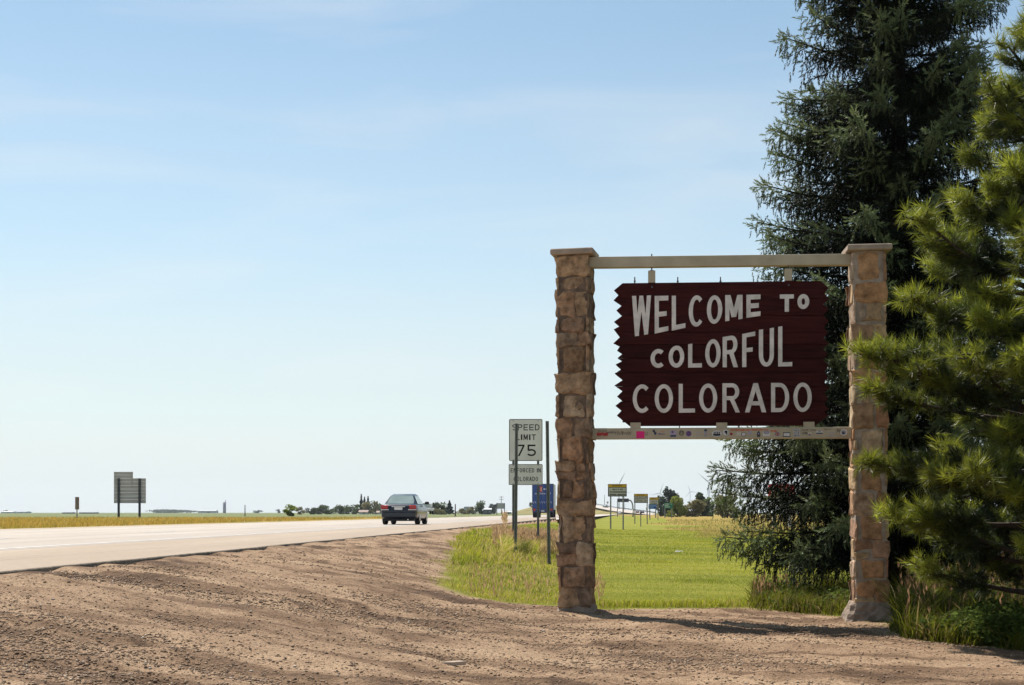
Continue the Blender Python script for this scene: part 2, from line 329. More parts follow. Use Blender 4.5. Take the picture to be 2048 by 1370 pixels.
# ------------------------------------------------------------------ road
def road_mat():
    m = mat('road_concrete', (.43, .385, .335), .9, 0); t = m.node_tree; b = t.nodes['Principled BSDF']; lk = t.links.new
    tcn = N(t, 'ShaderNodeTexCoord'); V = tcn.outputs['Object']; sx = N(t, 'ShaderNodeSeparateXYZ'); lk(V, sx.inputs[0])
    def math_(op, A, B=None):
        x = N(t, 'ShaderNodeMath', operation=op)
        for i, q in enumerate((A, B)):
            if q is None: continue
            if isinstance(q, (int, float)): x.inputs[i].default_value = q
            else: lk(q, x.inputs[i])
        return x.outputs[0]
    def noise(sc, st=(1, 1, 1), det=6):
        mpn = N(t, 'ShaderNodeMapping'); mpn.inputs['Scale'].default_value = st; lk(V, mpn.inputs[0])
        n = N(t, 'ShaderNodeTexNoise'); n.inputs['Scale'].default_value = sc; n.inputs['Detail'].default_value = det; n.inputs['Roughness'].default_value = .65; lk(mpn.outputs[0], n.inputs['Vector']); return n.outputs[0]
    X, Y = sx.outputs[0], sx.outputs[1]
    Xw = math_('ADD', X, math_('MULTIPLY', math_('SUBTRACT', noise(.25, (0, 1, 0)), .5), .05))
    def line(x0, w): 
        r = N(t, 'ShaderNodeMapRange'); r.inputs[1].default_value = w; r.inputs[2].default_value = w*.4; lk(math_('ABSOLUTE', math_('SUBTRACT', Xw, x0)), r.inputs[0]); return r.outputs[0]
    joints = line(-3.25, .09)
    for x0, w in ((-7.05, .11), (-10.75, .10), (-12.2, .13), (-1.4, .03), (-5.3, .05), (-8.9, .06)): joints = math_('MAXIMUM', joints, line(x0, w))
    fr = math_('ABSOLUTE', math_('SUBTRACT', math_('FRACT', math_('DIVIDE', Y, 4.6)), .5))
    r = N(t, 'ShaderNodeMapRange'); r.inputs[1].default_value = .004; r.inputs[2].default_value = .002; lk(fr, r.inputs[0])
    joints = math_('MAXIMUM', joints, math_('MULTIPLY', r.outputs[0], .7))
    joints = math_('MULTIPLY', joints, math_('MULTIPLY', noise(1.2, (1, .5, 1)), 1.25))
    def ramp(f, stops):
        rr = N(t, 'ShaderNodeValToRGB'); e = rr.color_ramp.elements; e[0].position, e[0].color = stops[0][0], (*stops[0][1], 1); e[1].position, e[1].color = stops[-1][0], (*stops[-1][1], 1)
        for p, c in stops[1:-1]: e.new(p).color = (*c, 1)
        lk(f, rr.inputs[0]); return rr.outputs[0]
    base = ramp(noise(.7, (1, .12, 1)), [(.3, (.335, .285, .238)), (.55, (.39, .34, .29)), (.75, (.46, .41, .355))])
    def mix(f, A, B, bt='MIX'):
        x = N(t, 'ShaderNodeMix', data_type='RGBA', blend_type=bt)
        if isinstance(f, float): x.inputs[0].default_value = f
        else: lk(f, x.inputs[0])
        if isinstance(B, tuple): x.inputs[7].default_value = (*B, 1)
        else: lk(B, x.inputs[7])
        lk(A, x.inputs[6]); return x.outputs[2]
    sh = N(t, 'ShaderNodeMapRange'); sh.inputs[1].default_value = -3.35; sh.inputs[2].default_value = -3.2; lk(Xw, sh.inputs[0])
    base = mix(sh.outputs[0], base, mix(1.0, base, (.97, .88, .78), 'MULTIPLY'))
    base = mix(.5, base, ramp(noise(9, (1, .6, 1)), [(.3, (.78, .77, .76)), (.6, (1.08, 1.07, 1.06))]), 'MULTIPLY')
    base = mix(joints, base, (.20, .17, .15)); lk(base, b.inputs['Base Color'])
    return m
m_road = road_mat(); m_side = mat('road_edge_side', (.17, .135, .10), .95, .3, 5, bump=.8, bscale=12, bdist=.03)
road_o = (RD0*math.cos(PHI)*math.cos(PHI), -RD0*math.cos(PHI)*math.sin(PHI), 0)   # foot of the camera's perpendicular on the near edge
def road_sheet():
    mb = MB(); n = 520; yv = np.concatenate([np.arange(-25, 60, .25), ga(60, 900, 120)]); n = len(yv)
    e = .05*(vnoise(yv, yv*0, 1.3, 31)-.5)+.07*(vnoise(yv, yv*0, .31, 33)-.5)-.02
    far = np.zeros(n)-15
    rows = [(e*1, np.full(n, -.19)), (e*1.0, np.full(n, -.012)), (e-.02, np.zeros(n)), (np.full(n, -7.), np.zeros(n)), (far, np.zeros(n)), (far-.02, np.full(n, -.19))]
    V = []
    for xr, zr in rows: V.append(np.stack([xr, yv, zr], -1))
    V = np.concatenate(V); Fs = []
    for k in range(len(rows)-1):
        a = np.arange(n-1)+k*n; Fs.append(np.stack([a, a+1, a+1+n, a+n], -1))
    me = arr_mesh('road', V, np.concatenate(Fs)); o = link('road', me, [m_road, m_side])
    mi = np.zeros(len(me.polygons), np.int32); mi[:2*(n-1)] = 1; mi[-(n-1):] = 1; me.polygons.foreach_set('material_index', mi)
    o.location = road_o; o.rotation_euler = (0, 0, -PHI); return tag(o, kind='structure')
road = road_sheet()
mb = MB()
for x0, x1, y0, y1, m in [(-3.68, -3.54, -25, 880, 0), (-14.0, -13.86, -25, 880, 1)]: mb.add([(x0, y0, .004), (x1, y0, .004), (x1, y1, .004), (x0, y1, .004)], [(0, 1, 2, 3)], m)
for k in range(60):
    y0 = -20+12.2*k; mb.add([(-7.35, y0, .004), (-7.23, y0, .004), (-7.23, y0+3, .004), (-7.35, y0+3, .004)], [(0, 1, 2, 3)], 0)
o = mb.build('road_markings', [m_white_line, m_yellow_line]); o.location = road_o; o.rotation_euler = (0, 0, -PHI); tag(o, kind='structure')
def on_road(s, depth):                                 # world point at lateral s and distance Y
    X = depth*RS+RD0+s/math.cos(PHI); return (X, depth, 0)

# embankment and the lanes that climb it behind the truck
m_bank = mat('embankment_grass', (.20, .165, .05), .95, .25, .05, bump=.5, bscale=2, bdist=.1)
crest = [(1018,1027.5,800),(1040,1020,780),(1060,1015,770),(1080,1012.5,760),(1130,1010.5,740),(1188,1013.2,690),(1225,1021,620),(1262,1026,570),(1298,1029.6,560)]
V = []; Fs = []
for i, (px, py, d) in enumerate(crest):
    c = P(px, py, d); zb = float(gz(c[0], d))-.1
    V += [(c[0]*(d-70)/d, d-70, zb), (c[0]*(d-8)/d, d-8, c[2]-.1), (c[0], d, c[2]), (c[0]*(d+70)/d, d+70, c[2]-.2), (c[0]*(d+160)/d, d+160, zb)]
for i in range(len(crest)-1):
    for k in range(4): a = i*5+k; Fs.append((a, a+5, a+6, a+1))
me = bpy.data.meshes.new('embankment'); me.from_pydata(V, [], Fs); tag(link('embankment', me, m_bank), kind='structure')
Le = [(1312,1027.4,680),(1287,1024.0,680),(1268,1021.6,680),(1235,1017.6,690),(1188,1009.6,760),(1120,1003.5,870)]
Re = [(1304,1029.8,520),(1277,1027.4,520),(1258,1025.6,530),(1222,1021.2,600),(1188,1014.2,660),(1120,1008,770)]
V = []
for l, r in zip(Le, Re): V += [P(*l), P(*r), P(l[0], l[1]+.4, l[2]), P(r[0], r[1]+.4, r[2])]
Fs = []
for i in range(len(Le)-1):
    a = i*4; Fs += [(a+1, a+5, a+4, a), (a+3, a+7, a+5, a+1), (a, a+4, a+6, a+2)]
me = bpy.data.meshes.new('ramp_road'); me.from_pydata([tuple(v) for v in V], [], Fs)
m_far_road = mat('far_road_concrete', (.45, .39, .34), .9, .08, .2); tag(link('ramp_road', me, m_far_road), kind='structure')
V = []
for px, ya, yb in ((1112, 1039.2, 1034.6), (1150, 1036.2, 1031.6), (1188, 1033.4, 1029.4), (1230, 1029.6, 1027.3), (1262, 1027.9, 1026.9), (1290, 1027.3, 1026.6)):
    for y in (ya, yb): V.append(tuple(P(px, y, .528*F/(y-HY))))
me = bpy.data.meshes.new('exit_road'); me.from_pydata(V, [], [(2*i, 2*i+2, 2*i+3, 2*i+1) for i in range(5)]); tag(link('exit_road', me, m_far_road), kind='structure')
mb = MB()
for (l0, l1) in zip(Le[:-1], Le[1:]):
    a, b = P(*l0), P(*l1); mb.add([a+(0, 0, .35), b+(0, 0, .35), b+(0, 0, .75), a+(0, 0, .75), a+(0, .12, .35), b+(0, .12, .35), b+(0, .12, .75), a+(0, .12, .75)],
        [(0,1,2,3),(7,6,5,4),(3,2,6,7),(0,4,5,1)])
    for q in np.linspace(0, 1, 7): c = a+(b-a)*q; mb.box(c[0]-.06, c[0]+.06, c[1]+.13, c[1]+.25, c[2]-.1, c[2]+.7)
tag(mb.build('guard_rail', m_post), 'grey guard rail along the lanes that climb the embankment', 'guard rail')

# ------------------------------------------------------------------ stroke lettering
def ell(cx, cy, rx, ry, a0, a1, tx, ty, n=20):         # elliptical band, angles in degrees
    ps = []
    A = np.radians(np.linspace(a0, a1, n+1))
    return [[(cx+rx*math.cos(a), cy+ry*math.sin(a)), (cx+rx*math.cos(b), cy+ry*math.sin(b)), (cx+(rx-tx)*math.cos(b), cy+(ry-ty)*math.sin(b)), (cx+(rx-tx)*math.cos(a), cy+(ry-ty)*math.sin(a))] for a, b in zip(A[:-1], A[1:])]
def glyph(ch, tx, ty):                                 # pieces in the unit box; each stroke is a list of quads
    r = lambda x0, y0, x1, y1: [[(x0, y0), (x1, y0), (x1, y1), (x0, y1)]]
    q = lambda xb, xt, w=tx, y0=0, y1=1: [[(xb, y0), (xb+w, y0), (xt+w, y1), (xt, y1)]]
    V = r(0, 0, tx, 1)
    hb = lambda y, x1=1, x0=tx: r(x0, y, x1, y+ty)
    if ch == 'A': return [q(0, .5-tx*.55, tx*1.1), q(1-tx*1.1, .5-tx*.55, tx*1.1), r(.2, .24, .8, .24+ty)]
    if ch == 'C': return [ell(.53, .5, .53, .5, 48, 312, tx, ty, 26)]
    if ch == 'D': return [V, hb(0, .48), hb(1-ty, .48), ell(.48, .5, .52, .5, -90, 90, tx, ty, 16)]
    if ch == 'E': return [V, hb(0), hb(.5-ty/2, .88), hb(1-ty)]
    if ch == 'F': return [V, hb(.5-ty/2, .8), hb(1-ty)]
    if ch == 'I': return [r(.5-tx/2, 0, .5+tx/2, 1)]
    if ch == 'L': return [V, hb(0)]
    if ch == 'M': return [V, r(1-tx, 0, 1, 1), q(.5-tx*.55, tx*.15, tx*1.1, .12), q(.5-tx*.55, 1-tx*1.25, tx*1.1, .12)]
    if ch == 'N': return [V, r(1-tx, 0, 1, 1), q(1-tx*1.2, 0, tx*1.2)]
    if ch == 'O': return [ell(.5, .5, .5, .5, 0, 360, tx, ty, 32)]
    if ch == 'P': return [V, hb(1-ty, .6), hb(.42, .6), ell(.6, .71, .4, .29, -90, 90, tx, ty, 12)]
    if ch == 'R': return [V, hb(1-ty, .55), hb(.42, .55), ell(.55, .71, .42, .29, -90, 90, tx, ty, 12), q(1-tx*1.05, .42, tx*1.08, 0, .45)]
    if ch == 'S': return [ell(.5, .735, .5, .265, 35, 270, tx, ty, 16), ell(.5, .265, .5, .265, 90, -145, tx, ty, 16)]
    if ch == 'T': return [hb(1-ty, 1, 0), r(.5-tx/2, 0, .5+tx/2, 1-ty)]
    if ch == 'U': return [r(0, .32, tx, 1), r(1-tx, .32, 1, 1), ell(.5, .32, .5, .32, 180, 360, tx, ty, 16)]
    if ch == 'W': return [q(.22-tx*.3, 0, tx), q(.22-tx*.3, .5-tx/2, tx*.9), q(.78-tx*.6, .5-tx/2, tx*.9), q(.78-tx*.7, 1-tx, tx)]
    if ch == 'Y': return [r(.5-tx/2, 0, .5+tx/2, .45), q(.5-tx/2, 0, tx, .42), q(.5-tx/2, 1-tx, tx, .42)]
    if ch == '5': return [hb(1-ty, .95, .06), r(.06, .5, .06+tx, 1-ty), ell(.48, .31, .52, .31, 140, -150, tx, ty, 22)]
    if ch == '7': return [hb(1-ty, 1, 0), q(.25, 1-tx*1.15, tx*1.1, 0, 1-ty)]
    return []
def put_glyph(mb, ch, fn, tx, ty, y0, th, m=0):        # fn maps the unit box to (x,z); y0 the face it sits on, th proud of it
    for k, stroke in enumerate(glyph(ch, tx, ty)):
        yf = y0-th-.0006*k
        for quad in stroke:
            pts = [fn(*p) for p in quad]
            ar = sum(pts[i][0]*pts[(i+1) % 4][1]-pts[(i+1) % 4][0]*pts[i][1] for i in range(4))
            if ar < 0: pts = pts[::-1]
            mb.prism(pts, yf, y0+.0005, m)
def text_line(mb, s, x0, x1, z0, z1, t, y0, th=.0012, m=0, each=None):   # letters spread over x0..x1
    ws = [(.34 if c == 'I' else .55 if c == ' ' else 1.0) for c in s]; gap = .28
    tot = sum(ws)+gap*(len(s)-1); u = (x1-x0)/tot; x = x0
    for c, w in zip(s, ws):
        W = u*w
        if each and c != ' ': mb = MB()
        if c != ' ': put_glyph(mb, c, (lambda a, b, x=x, W=W: (x+a*W, z0+b*(z1-z0))), (1.0 if c == 'I' else min(.42, t/W)) if W else .2, t/(z1-z0), y0, th, m)
        if each and c != ' ': mb.build('letter', *each)
        x += u*(w+gap)

# ------------------------------------------------------------------ welcome sign
SL = np.array([.78, 18.0]); SR = np.array([(1739-1024)/F*17.72, 17.72]); SDIR = (SR-SL)/np.linalg.norm(SR-SL); SLEN = np.linalg.norm(SR-SL)
STH = math.atan2(SDIR[1], SDIR[0]); SNRM = np.array([-SDIR[1], SDIR[0]]); SZ = -.67
sign = empty('welcome_sign', (SL[0], SL[1], SZ), STH, 'maroon wooden welcome sign hung between two stone pillars at the gravel edge', 'sign')
def SP(px, py, off=0):                                 # photo pixel -> sign-local (u, z) on the plane y = off
    d = np.array([(px-1024)/F, 1.0]); o = SL+SNRM*off
    A = np.array([[d[0], -SDIR[0]], [d[1], -SDIR[1]]]); t, u = np.linalg.solve(A, o)
    return u, EYE+(HY-py)/F*t-SZ
def Z8(x, y): return 1200+x/4.096, 540+y/4.096
zdist = [(185,108),(115,166),(152,205),(112,247),(178,292),(135,330),(180,376),(115,424),(158,462),(113,486),(163,550),(110,600),(162,626),(140,660),(182,688),(143,722),(182,746),(128,774),(172,815),(120,848),(186,902),(118,946),(184,992),(140,1036),(180,1070),(126,1112),(176,1152),(138,1192),(242,1278)]
lx = np.array([p[0] for p in zdist], float); ly = np.array([p[1] for p in zdist], float)
rdist = [(1808,88),(1872,150),(1838,190),(1876,236),(1830,280),(1872,325),(1826,372),(1876,415),(1834,470),(1868,512),(1830,560),(1874,600),(1832,650),(1866,690),(1828,735),(1876,780),(1838,830),(1870,872),(1832,925),(1878,962),(1836,1010),(1866,1050),(1838,1100),(1876,1140),(1838,1160),(1872,1190),(1766,1274)]
rx_ = np.array([p[0] for p in rdist], float); ry_ = np.array([p[1] for p in rdist], float)
seams = [108, 236, 372, 509, 608, 722, 836, 952, 1076, 1278]
def plank(k):
    y0, y1 = seams[k], seams[k+1]; g = 1.6
    yt, yb = y0+(g if k else 0), y1-(g if k < 8 else 0); tilt = lambda x, y: y-(x-180)/1650*(18 if k == 0 and y < 120 else 0)
    Lp = [(float(np.interp(yt, ly, lx)), yt)]+[(x, y) for x, y in zdist if yt+2 < y < yb-2]+[(float(np.interp(yb, ly, lx)), yb)]
    f = lambda y: max(88., y-18*(1278-y)/1170) if k == 0 else y
    Rp = [(float(np.interp(yt-(18 if k == 0 else 0), ry_, rx_)), yt-(18 if k == 0 else 0))]+[(x, y) for x, y in rdist if yt+2 < y < yb-2]+[(float(np.interp(min(yb, 1274), ry_, rx_)), min(yb, 1274))]
    poly = Lp+Rp[::-1]
    off = [-.022, -.026, -.020, -.025, -.019, -.027, -.023, -.020, -.025][k]
    pts = [SP(*Z8(*p), off) for p in poly]
    mb = MB(); mb.prism(pts, off, .022); return mb.build('plank', m_maroon, sign)
for k in range(9): plank(k)
a_, b_ = SP(1245, 845, .03), SP(1640, 572, .03); mb = MB(); mb.box(a_[0], b_[0], .0225, .034, a_[1], b_[1]); mb.build('seam_light_block', m_maroon, sign)  # panel added behind the planks to block light through the seams
FACE = -.0275
LET = [('W',262,418,212,208,547,522),('E',448,560,212,210,521,497),('L',588,700,210,210,497,472),('C',727,852,208,206,474,452),('O',876,1002,206,206,449,430),('M',1026,1168,205,203,420,399),('E',1200,1315,202,200,391,375),('T',1474,1588,200,199,343,340),('O',1618,1715,197,196,322,316),
       ('C',414,535,648,645,802,800),('O',562,690,624,614,800,799),('L',722,835,608,590,799,798),('O',862,988,572,560,798,797),('R',1005,1130,549,528,796,796),('F',1165,1272,524,503,795,793),('U',1302,1425,490,472,792,790),('L',1460,1575,465,446,790,788),
       ('C',268,414,937,936,1171,1170),('O',448,598,935,934,1170,1170),('L',645,778,932,932,1169,1167),('O',812,960,930,929,1168,1168),('R',1003,1145,928,927,1166,1166),('A',1188,1362,927,926,1166,1165),('D',1402,1550,925,924,1164,1163),('O',1585,1735,922,921,1163,1162)]
for ch, x0, x1, tl, tr, bl, br in LET:
    st = 33 if tl > 900 else 34; h = ((bl-tl)+(br-tr))/2
    def fn(a, b): 
        x = x0+a*(x1-x0); yt = tl+(tr-tl)*a; yb = bl+(br-bl)*a; return SP(*Z8(x, yb+(yt-yb)*b), FACE-.012)
    mb = MB(); put_glyph(mb, ch, fn, st/(x1-x0), (st*(1.15 if tl < 300 and ch in 'EL' else 1))/h, FACE+.002, .012); mb.build('letter', m_letter, sign)
# beams
def beam(name, tl, tr, bl, br, y0, y1, x0, x1):
    a, b = SP(x0, tl, y0), SP(x1, tr, y0); c, d = SP(x0, bl, y0), SP(x1, br, y0)
    mb = MB(); mb.prism([c, d, b, a], y0, y1); o = mb.build(name, m_beam, sign)
    bv = o.modifiers.new('bevel', 'BEVEL'); bv.width = .008; bv.segments = 2; return o
beam('upper_beam', 513.5, 507, 535, 529, -.06, .06, 1170, 1718)
lower = beam('lower_beam', 856.5, 853.5, 878.5, 876.5, -.06, .06, 1170, 1718)
for px, yt, yb, wz in [(1303.5, 541, 580, 14.5), (1577, 537, 576, 14.5)]:     # hanger straps with bolt and rod
    mb = MB(); a = SP(px-wz/2, yb, -.036); b = SP(px+wz/2, yt, -.036); mb.box(a[0], b[0], -.036, -.029, a[1], b[1])
    mb.box(a[0], b[0], .024, .03, a[1], b[1]); s = mb.build('hanger_strap', m_beam, sign); a2 = SP(px+wz/2+.2, yb-15, -.038); a3 = SP(px-wz/2-.2, yb+.4, -.038); mb = MB(); mb.box(a3[0], a2[0], -.0385, -.0362, a3[1], a2[1]); mb.build('strap_end', m_maroon, s)
    mb = MB(); c = SP(px+.5, yb-6, -.04); mb.tube([(c[0], -.046, c[1]), (c[0], -.034, c[1])], .013, 8, 0); mb.build('bolt', m_steel_dark, s)
    mb = MB(); t0 = SP(px, yt+2, 0); t1 = SP(px, 508, 0); mb.tube([(t0[0], 0, t0[1]), (t0[0], 0, t1[1])], .009, 6); mb.build('hanger_rod', m_steel_dark, sign)
    mb = MB(); mb.box(t0[0]-.026, t0[0]+.026, -.03, .025, t0[1]-.012, t0[1]+.012); mb.build('strap_plate', m_steel_dark, s)
for px in (1269.5, 1355.5, 1441):
    mb = MB(); t0 = SP(px, 572, 0); t1 = SP(px, 554, 0); mb.tube([(t0[0], 0, t0[1]), (t0[0], 0, t1[1])], .008, 6); mb.tube([(t0[0], 0, t1[1]-.045), (t0[0], 0, t1[1]-.06)], .014, 6); mb.build('tie_rod', m_steel_dark, sign)
for px in (1359, 1478, 1503, 1545, 1577):
    mb = MB(); t0 = SP(px, 858, 0); t1 = SP(px, 848, 0); mb.tube([(t0[0], 0, t0[1]), (t0[0], 0, t1[1])], .007, 6); mb.build('tie_rod', m_steel_dark, sign)
for x0, x1, yt in ((1260.5, 1281.5, 845), (1432.5, 1454.5, 845), (1607, 1629, 843.5)):
    a, b = SP(x0, 860, -.05), SP(x1, yt, -.05); mb = MB(); mb.box(a[0], b[0], -.052, -.030, a[1], b[1]); mb.build('board_bracket', m_beam, sign)

# stickers and marker scrawl on the lower beam
cS = {k: mat('sticker_'+k, c, .5, .08, 60) for k, c in dict(white=(.62, .60, .58), black=(.02, .02, .025), pink=(.80, .02, .20), red=(.42, .03, .03), orange=(.60, .13, .05), purple=(.16, .08, .22), grey=(.28, .28, .33), cream=(.58, .52, .42), lavender=(.40, .34, .42), navy=(.04, .05, .10), ink=(.07, .055, .05)).items()}
SYF = -.0605
def spt(px, py): return SP(px, py, SYF)
def disc(mb, cx, cy, rx, ry, y, m, n=20, inner=0):
    A = np.linspace(0, 2*math.pi, n+1)
    if inner:
        for a, b in zip(A[:-1], A[1:]):
            mb.add([(*[p for p in (lambda q: (q[0], y, q[1]))(spt(cx+rr*k*math.cos(an), cy-rr2*k*math.sin(an)))],) for rr, rr2, k, an in ((rx, ry, 1, a), (rx, ry, 1, b), (rx, ry, inner, b), (rx, ry, inner, a))], [(3, 2, 1, 0)], m)
    else:
        pts = [spt(cx+rx*math.cos(a), cy-ry*math.sin(a)) for a in A[:-1]]; mb.add([(u, y, z) for u, z in pts], [tuple(range(n))], m)
def rect(mb, x0, x1, y0, y1, y, m):
    a, b, c, d = spt(x0, y1), spt(x1, y1), spt(x1, y0), spt(x0, y0); mb.add([(p[0], y, p[1]) for p in (a, b, c, d)], [(0, 1, 2, 3)], m)
def scrawl(mb, x0, x1, yc, amp, n, w, y, m, seed):
    r = random.Random(seed); pts = [(x0+(x1-x0)*i/n, yc+(amp if i % 2 else -amp)*r.uniform(.4, 1)) for i in range(n+1)]
    for k, (p, q) in enumerate(zip(pts[:-1], pts[1:])):
        if r.random() < .12: continue
        a, b, c, d = spt(p[0]-w/2, p[1]), spt(p[0]+w/2, p[1]), spt(q[0]+w/2, q[1]), spt(q[0]-w/2, q[1])
        mb.add([(v[0], y-.00012*(k % 3), v[1]) for v in (a, b, c, d)], [(0, 1, 2, 3)], m)
Y1, Y2, Y3 = SYF-.0008, SYF-.0016, SYF-.0024
def sticker(parts, name='sticker'):
    mb = MB(); keys = []
    def mi(k):
        if k not in keys: keys.append(k)
        return keys.index(k)
    for p in parts:
        f = p[0]
        if f == 'd': disc(mb, *p[1:5], (Y1, Y2, Y3)[p[6]], mi(p[5]), inner=p[7] if len(p) > 7 else 0)
        if f == 'r': rect(mb, *p[1:5], (Y1, Y2, Y3)[p[6]], mi(p[5]))
        if f == 's': scrawl(mb, *p[1:7], (Y1, Y2, Y3)[p[8]], mi(p[7]), p[9])
        if f == 't':
            a, b = spt(p[2], p[5]), spt(p[3], p[4]); text_line(mb, p[1], a[0], b[0], a[1], b[1], (b[0]-a[0])/17, Y2, .0004, mi(p[6]))
    mb.build(name, [cS[k] for k in keys], lower)
sticker([('s',1194,1216,868,4.2,22,1.6,'red',0,1),('s',1195,1215,871,2,14,1.4,'red',1,2)],'marker_scrawl')
sticker([('s',1196,1213,862,1.8,14,.9,'ink',0,3),('s',1212,1232,865,3,13,.8,'ink',0,4),('s',1230,1246,866,4,9,.7,'ink',0,5),('s',1243,1262,866,4.5,10,.7,'ink',0,6)],'marker_scrawl')
sticker([('r',1272.5,1289,862.5,876.5,'pink',0)]); sticker([('t','M',1290,1295,864,872,'ink')],'marker_scrawl')
sticker([('d',1307.5,862,2.4,2.8,'navy',0),('d',1310.5,866.5,2.6,3.2,'navy',0)]); sticker([('s',1316,1330,868,3,13,.8,'purple',0,7),('s',1322,1330,863,1.5,7,.7,'orange',0,8)],'marker_scrawl')
sticker([('r',1340,1353,861,874,'lavender',0),('d',1345,864,2.2,2.4,'purple',1),('r',1341,1352,870,873.5,'navy',1)])
sticker([('d',1363,866,5.2,5.2,'black',0,.76),('d',1363,866,2.6,2.4,'ink',1,.65),('d',1361,864,.9,1,'black',1),('d',1365,864,.9,1,'black',1)])
sticker([('d',1377.3,867.2,5.6,5.6,'purple',0),('d',1377.5,867,2.6,2.6,'navy',1,.6)])
sticker([('d',1396.5,867.5,3.8,3.8,'lavender',0,.7)])
sticker([('r',1409.2,1413.4,860,873,'grey',0),('d',1411.3,860.5,3.2,2.4,'navy',1),('r',1410.3,1412.3,864,871,'lavender',1)]); sticker([('s',1417,1424,868,2,5,.8,'grey',0,9)],'marker_scrawl')
sticker([('d',1433.5,867.2,10.2,6.2,'white',0),('r',1426,1441,868,870.5,'black',1),('d',1433.5,870,7.6,1.9,'black',1)]+[('r',1427.5+i*3.4,1429.3+i*3.4,862.8+abs(i-1.5)*.6,868.2,'black',2) for i in range(4)])
sticker([('d',1451.3,865,6,6,'white',0),('d',1452,863.6,3,2.6,'black',1),('d',1453.2,866.4,1.6,2.6,'black',2)])
sticker([('s',1460,1500,860,2.4,36,1.1,'orange',0,10),('s',1503,1537,859.6,2.3,30,1.1,'orange',0,11)],'marker_scrawl')
sticker([('d',1462.5,868,2.8,2.8,'red',0),('d',1461.6,868.6,1.2,1.4,'ink',1)]); sticker([('r',1473.4,1481.4,863.6,871.4,'cream',0)])
sticker([('d',1487.3,868.6,4.6,4.2,'black',0),('d',1487.3,868.6,3.7,3.3,'white',1)]); sticker([('r',1495.5,1503,862,869,'lavender',0)])
sticker([('d',1517.2,868,3.6,4.6,'navy',0),('r',1515.8,1518.4,862,866,'navy',1),('r',1514,1520.4,869.5,874,'ink',1),('d',1517.2,867.4,1.4,1.6,'lavender',2)])
sticker([('r',1526,1540,863.4,872,'white',0),('d',1533,865,6,3.4,'grey',1),('d',1533,865,3,2,'lavender',2)])
sticker([('s',1541.5,1553,862,2.4,11,1.3,'orange',0,12)],'marker_scrawl')
sticker([('d',1554.4,868,4.6,4.4,'purple',0,.72),('d',1554.6,868,2,2,'red',1)])
sticker([('r',1566,1580.6,864.6,874,'black',0),('r',1567.2,1579.4,866,872.4,'white',1)])
sticker([('r',1587.4,1600,857.6,873.8,'white',0),('t','RED',1588.6,1598.8,858.8,863.2,'black'),('t','EYE',1588.6,1598.8,864.2,868.4,'black'),('t','MON',1588.6,1598.8,869.4,873.2,'black')])
for q_ in (('s',1604,1617,860,1.8,12,.8,'ink',0,13),('s',1605,1615,866,3.5,9,.8,'ink',0,14),('s',1620,1632,860,1.5,10,.8,'ink',0,15),('s',1648,1662,858.5,1.6,12,.7,'ink',0,16),('s',1672,1682,862,4,7,.7,'ink',0,17)): sticker([q_],'marker_scrawl')
sticker([('r',1616,1623.4,864.6,868.4,'cream',0),('d',1619,869.4,2,1.5,'purple',1)])
sticker([('d',1638.8,864.4,7.6,2.8,'white',0),('r',1632.6,1645.4,865.4,867.6,'navy',1),('d',1639,862.6,3,1.2,'grey',1)])
sticker([('d',1662.4,868.4,5.4,4.6,'lavender',0,.7)]); sticker([('d',1687.3,864.4,7.2,6.8,'white',0),('d',1687.3,864.8,4.6,4.2,'grey',1),('d',1686.6,866.4,2.6,2.4,'navy',2)])

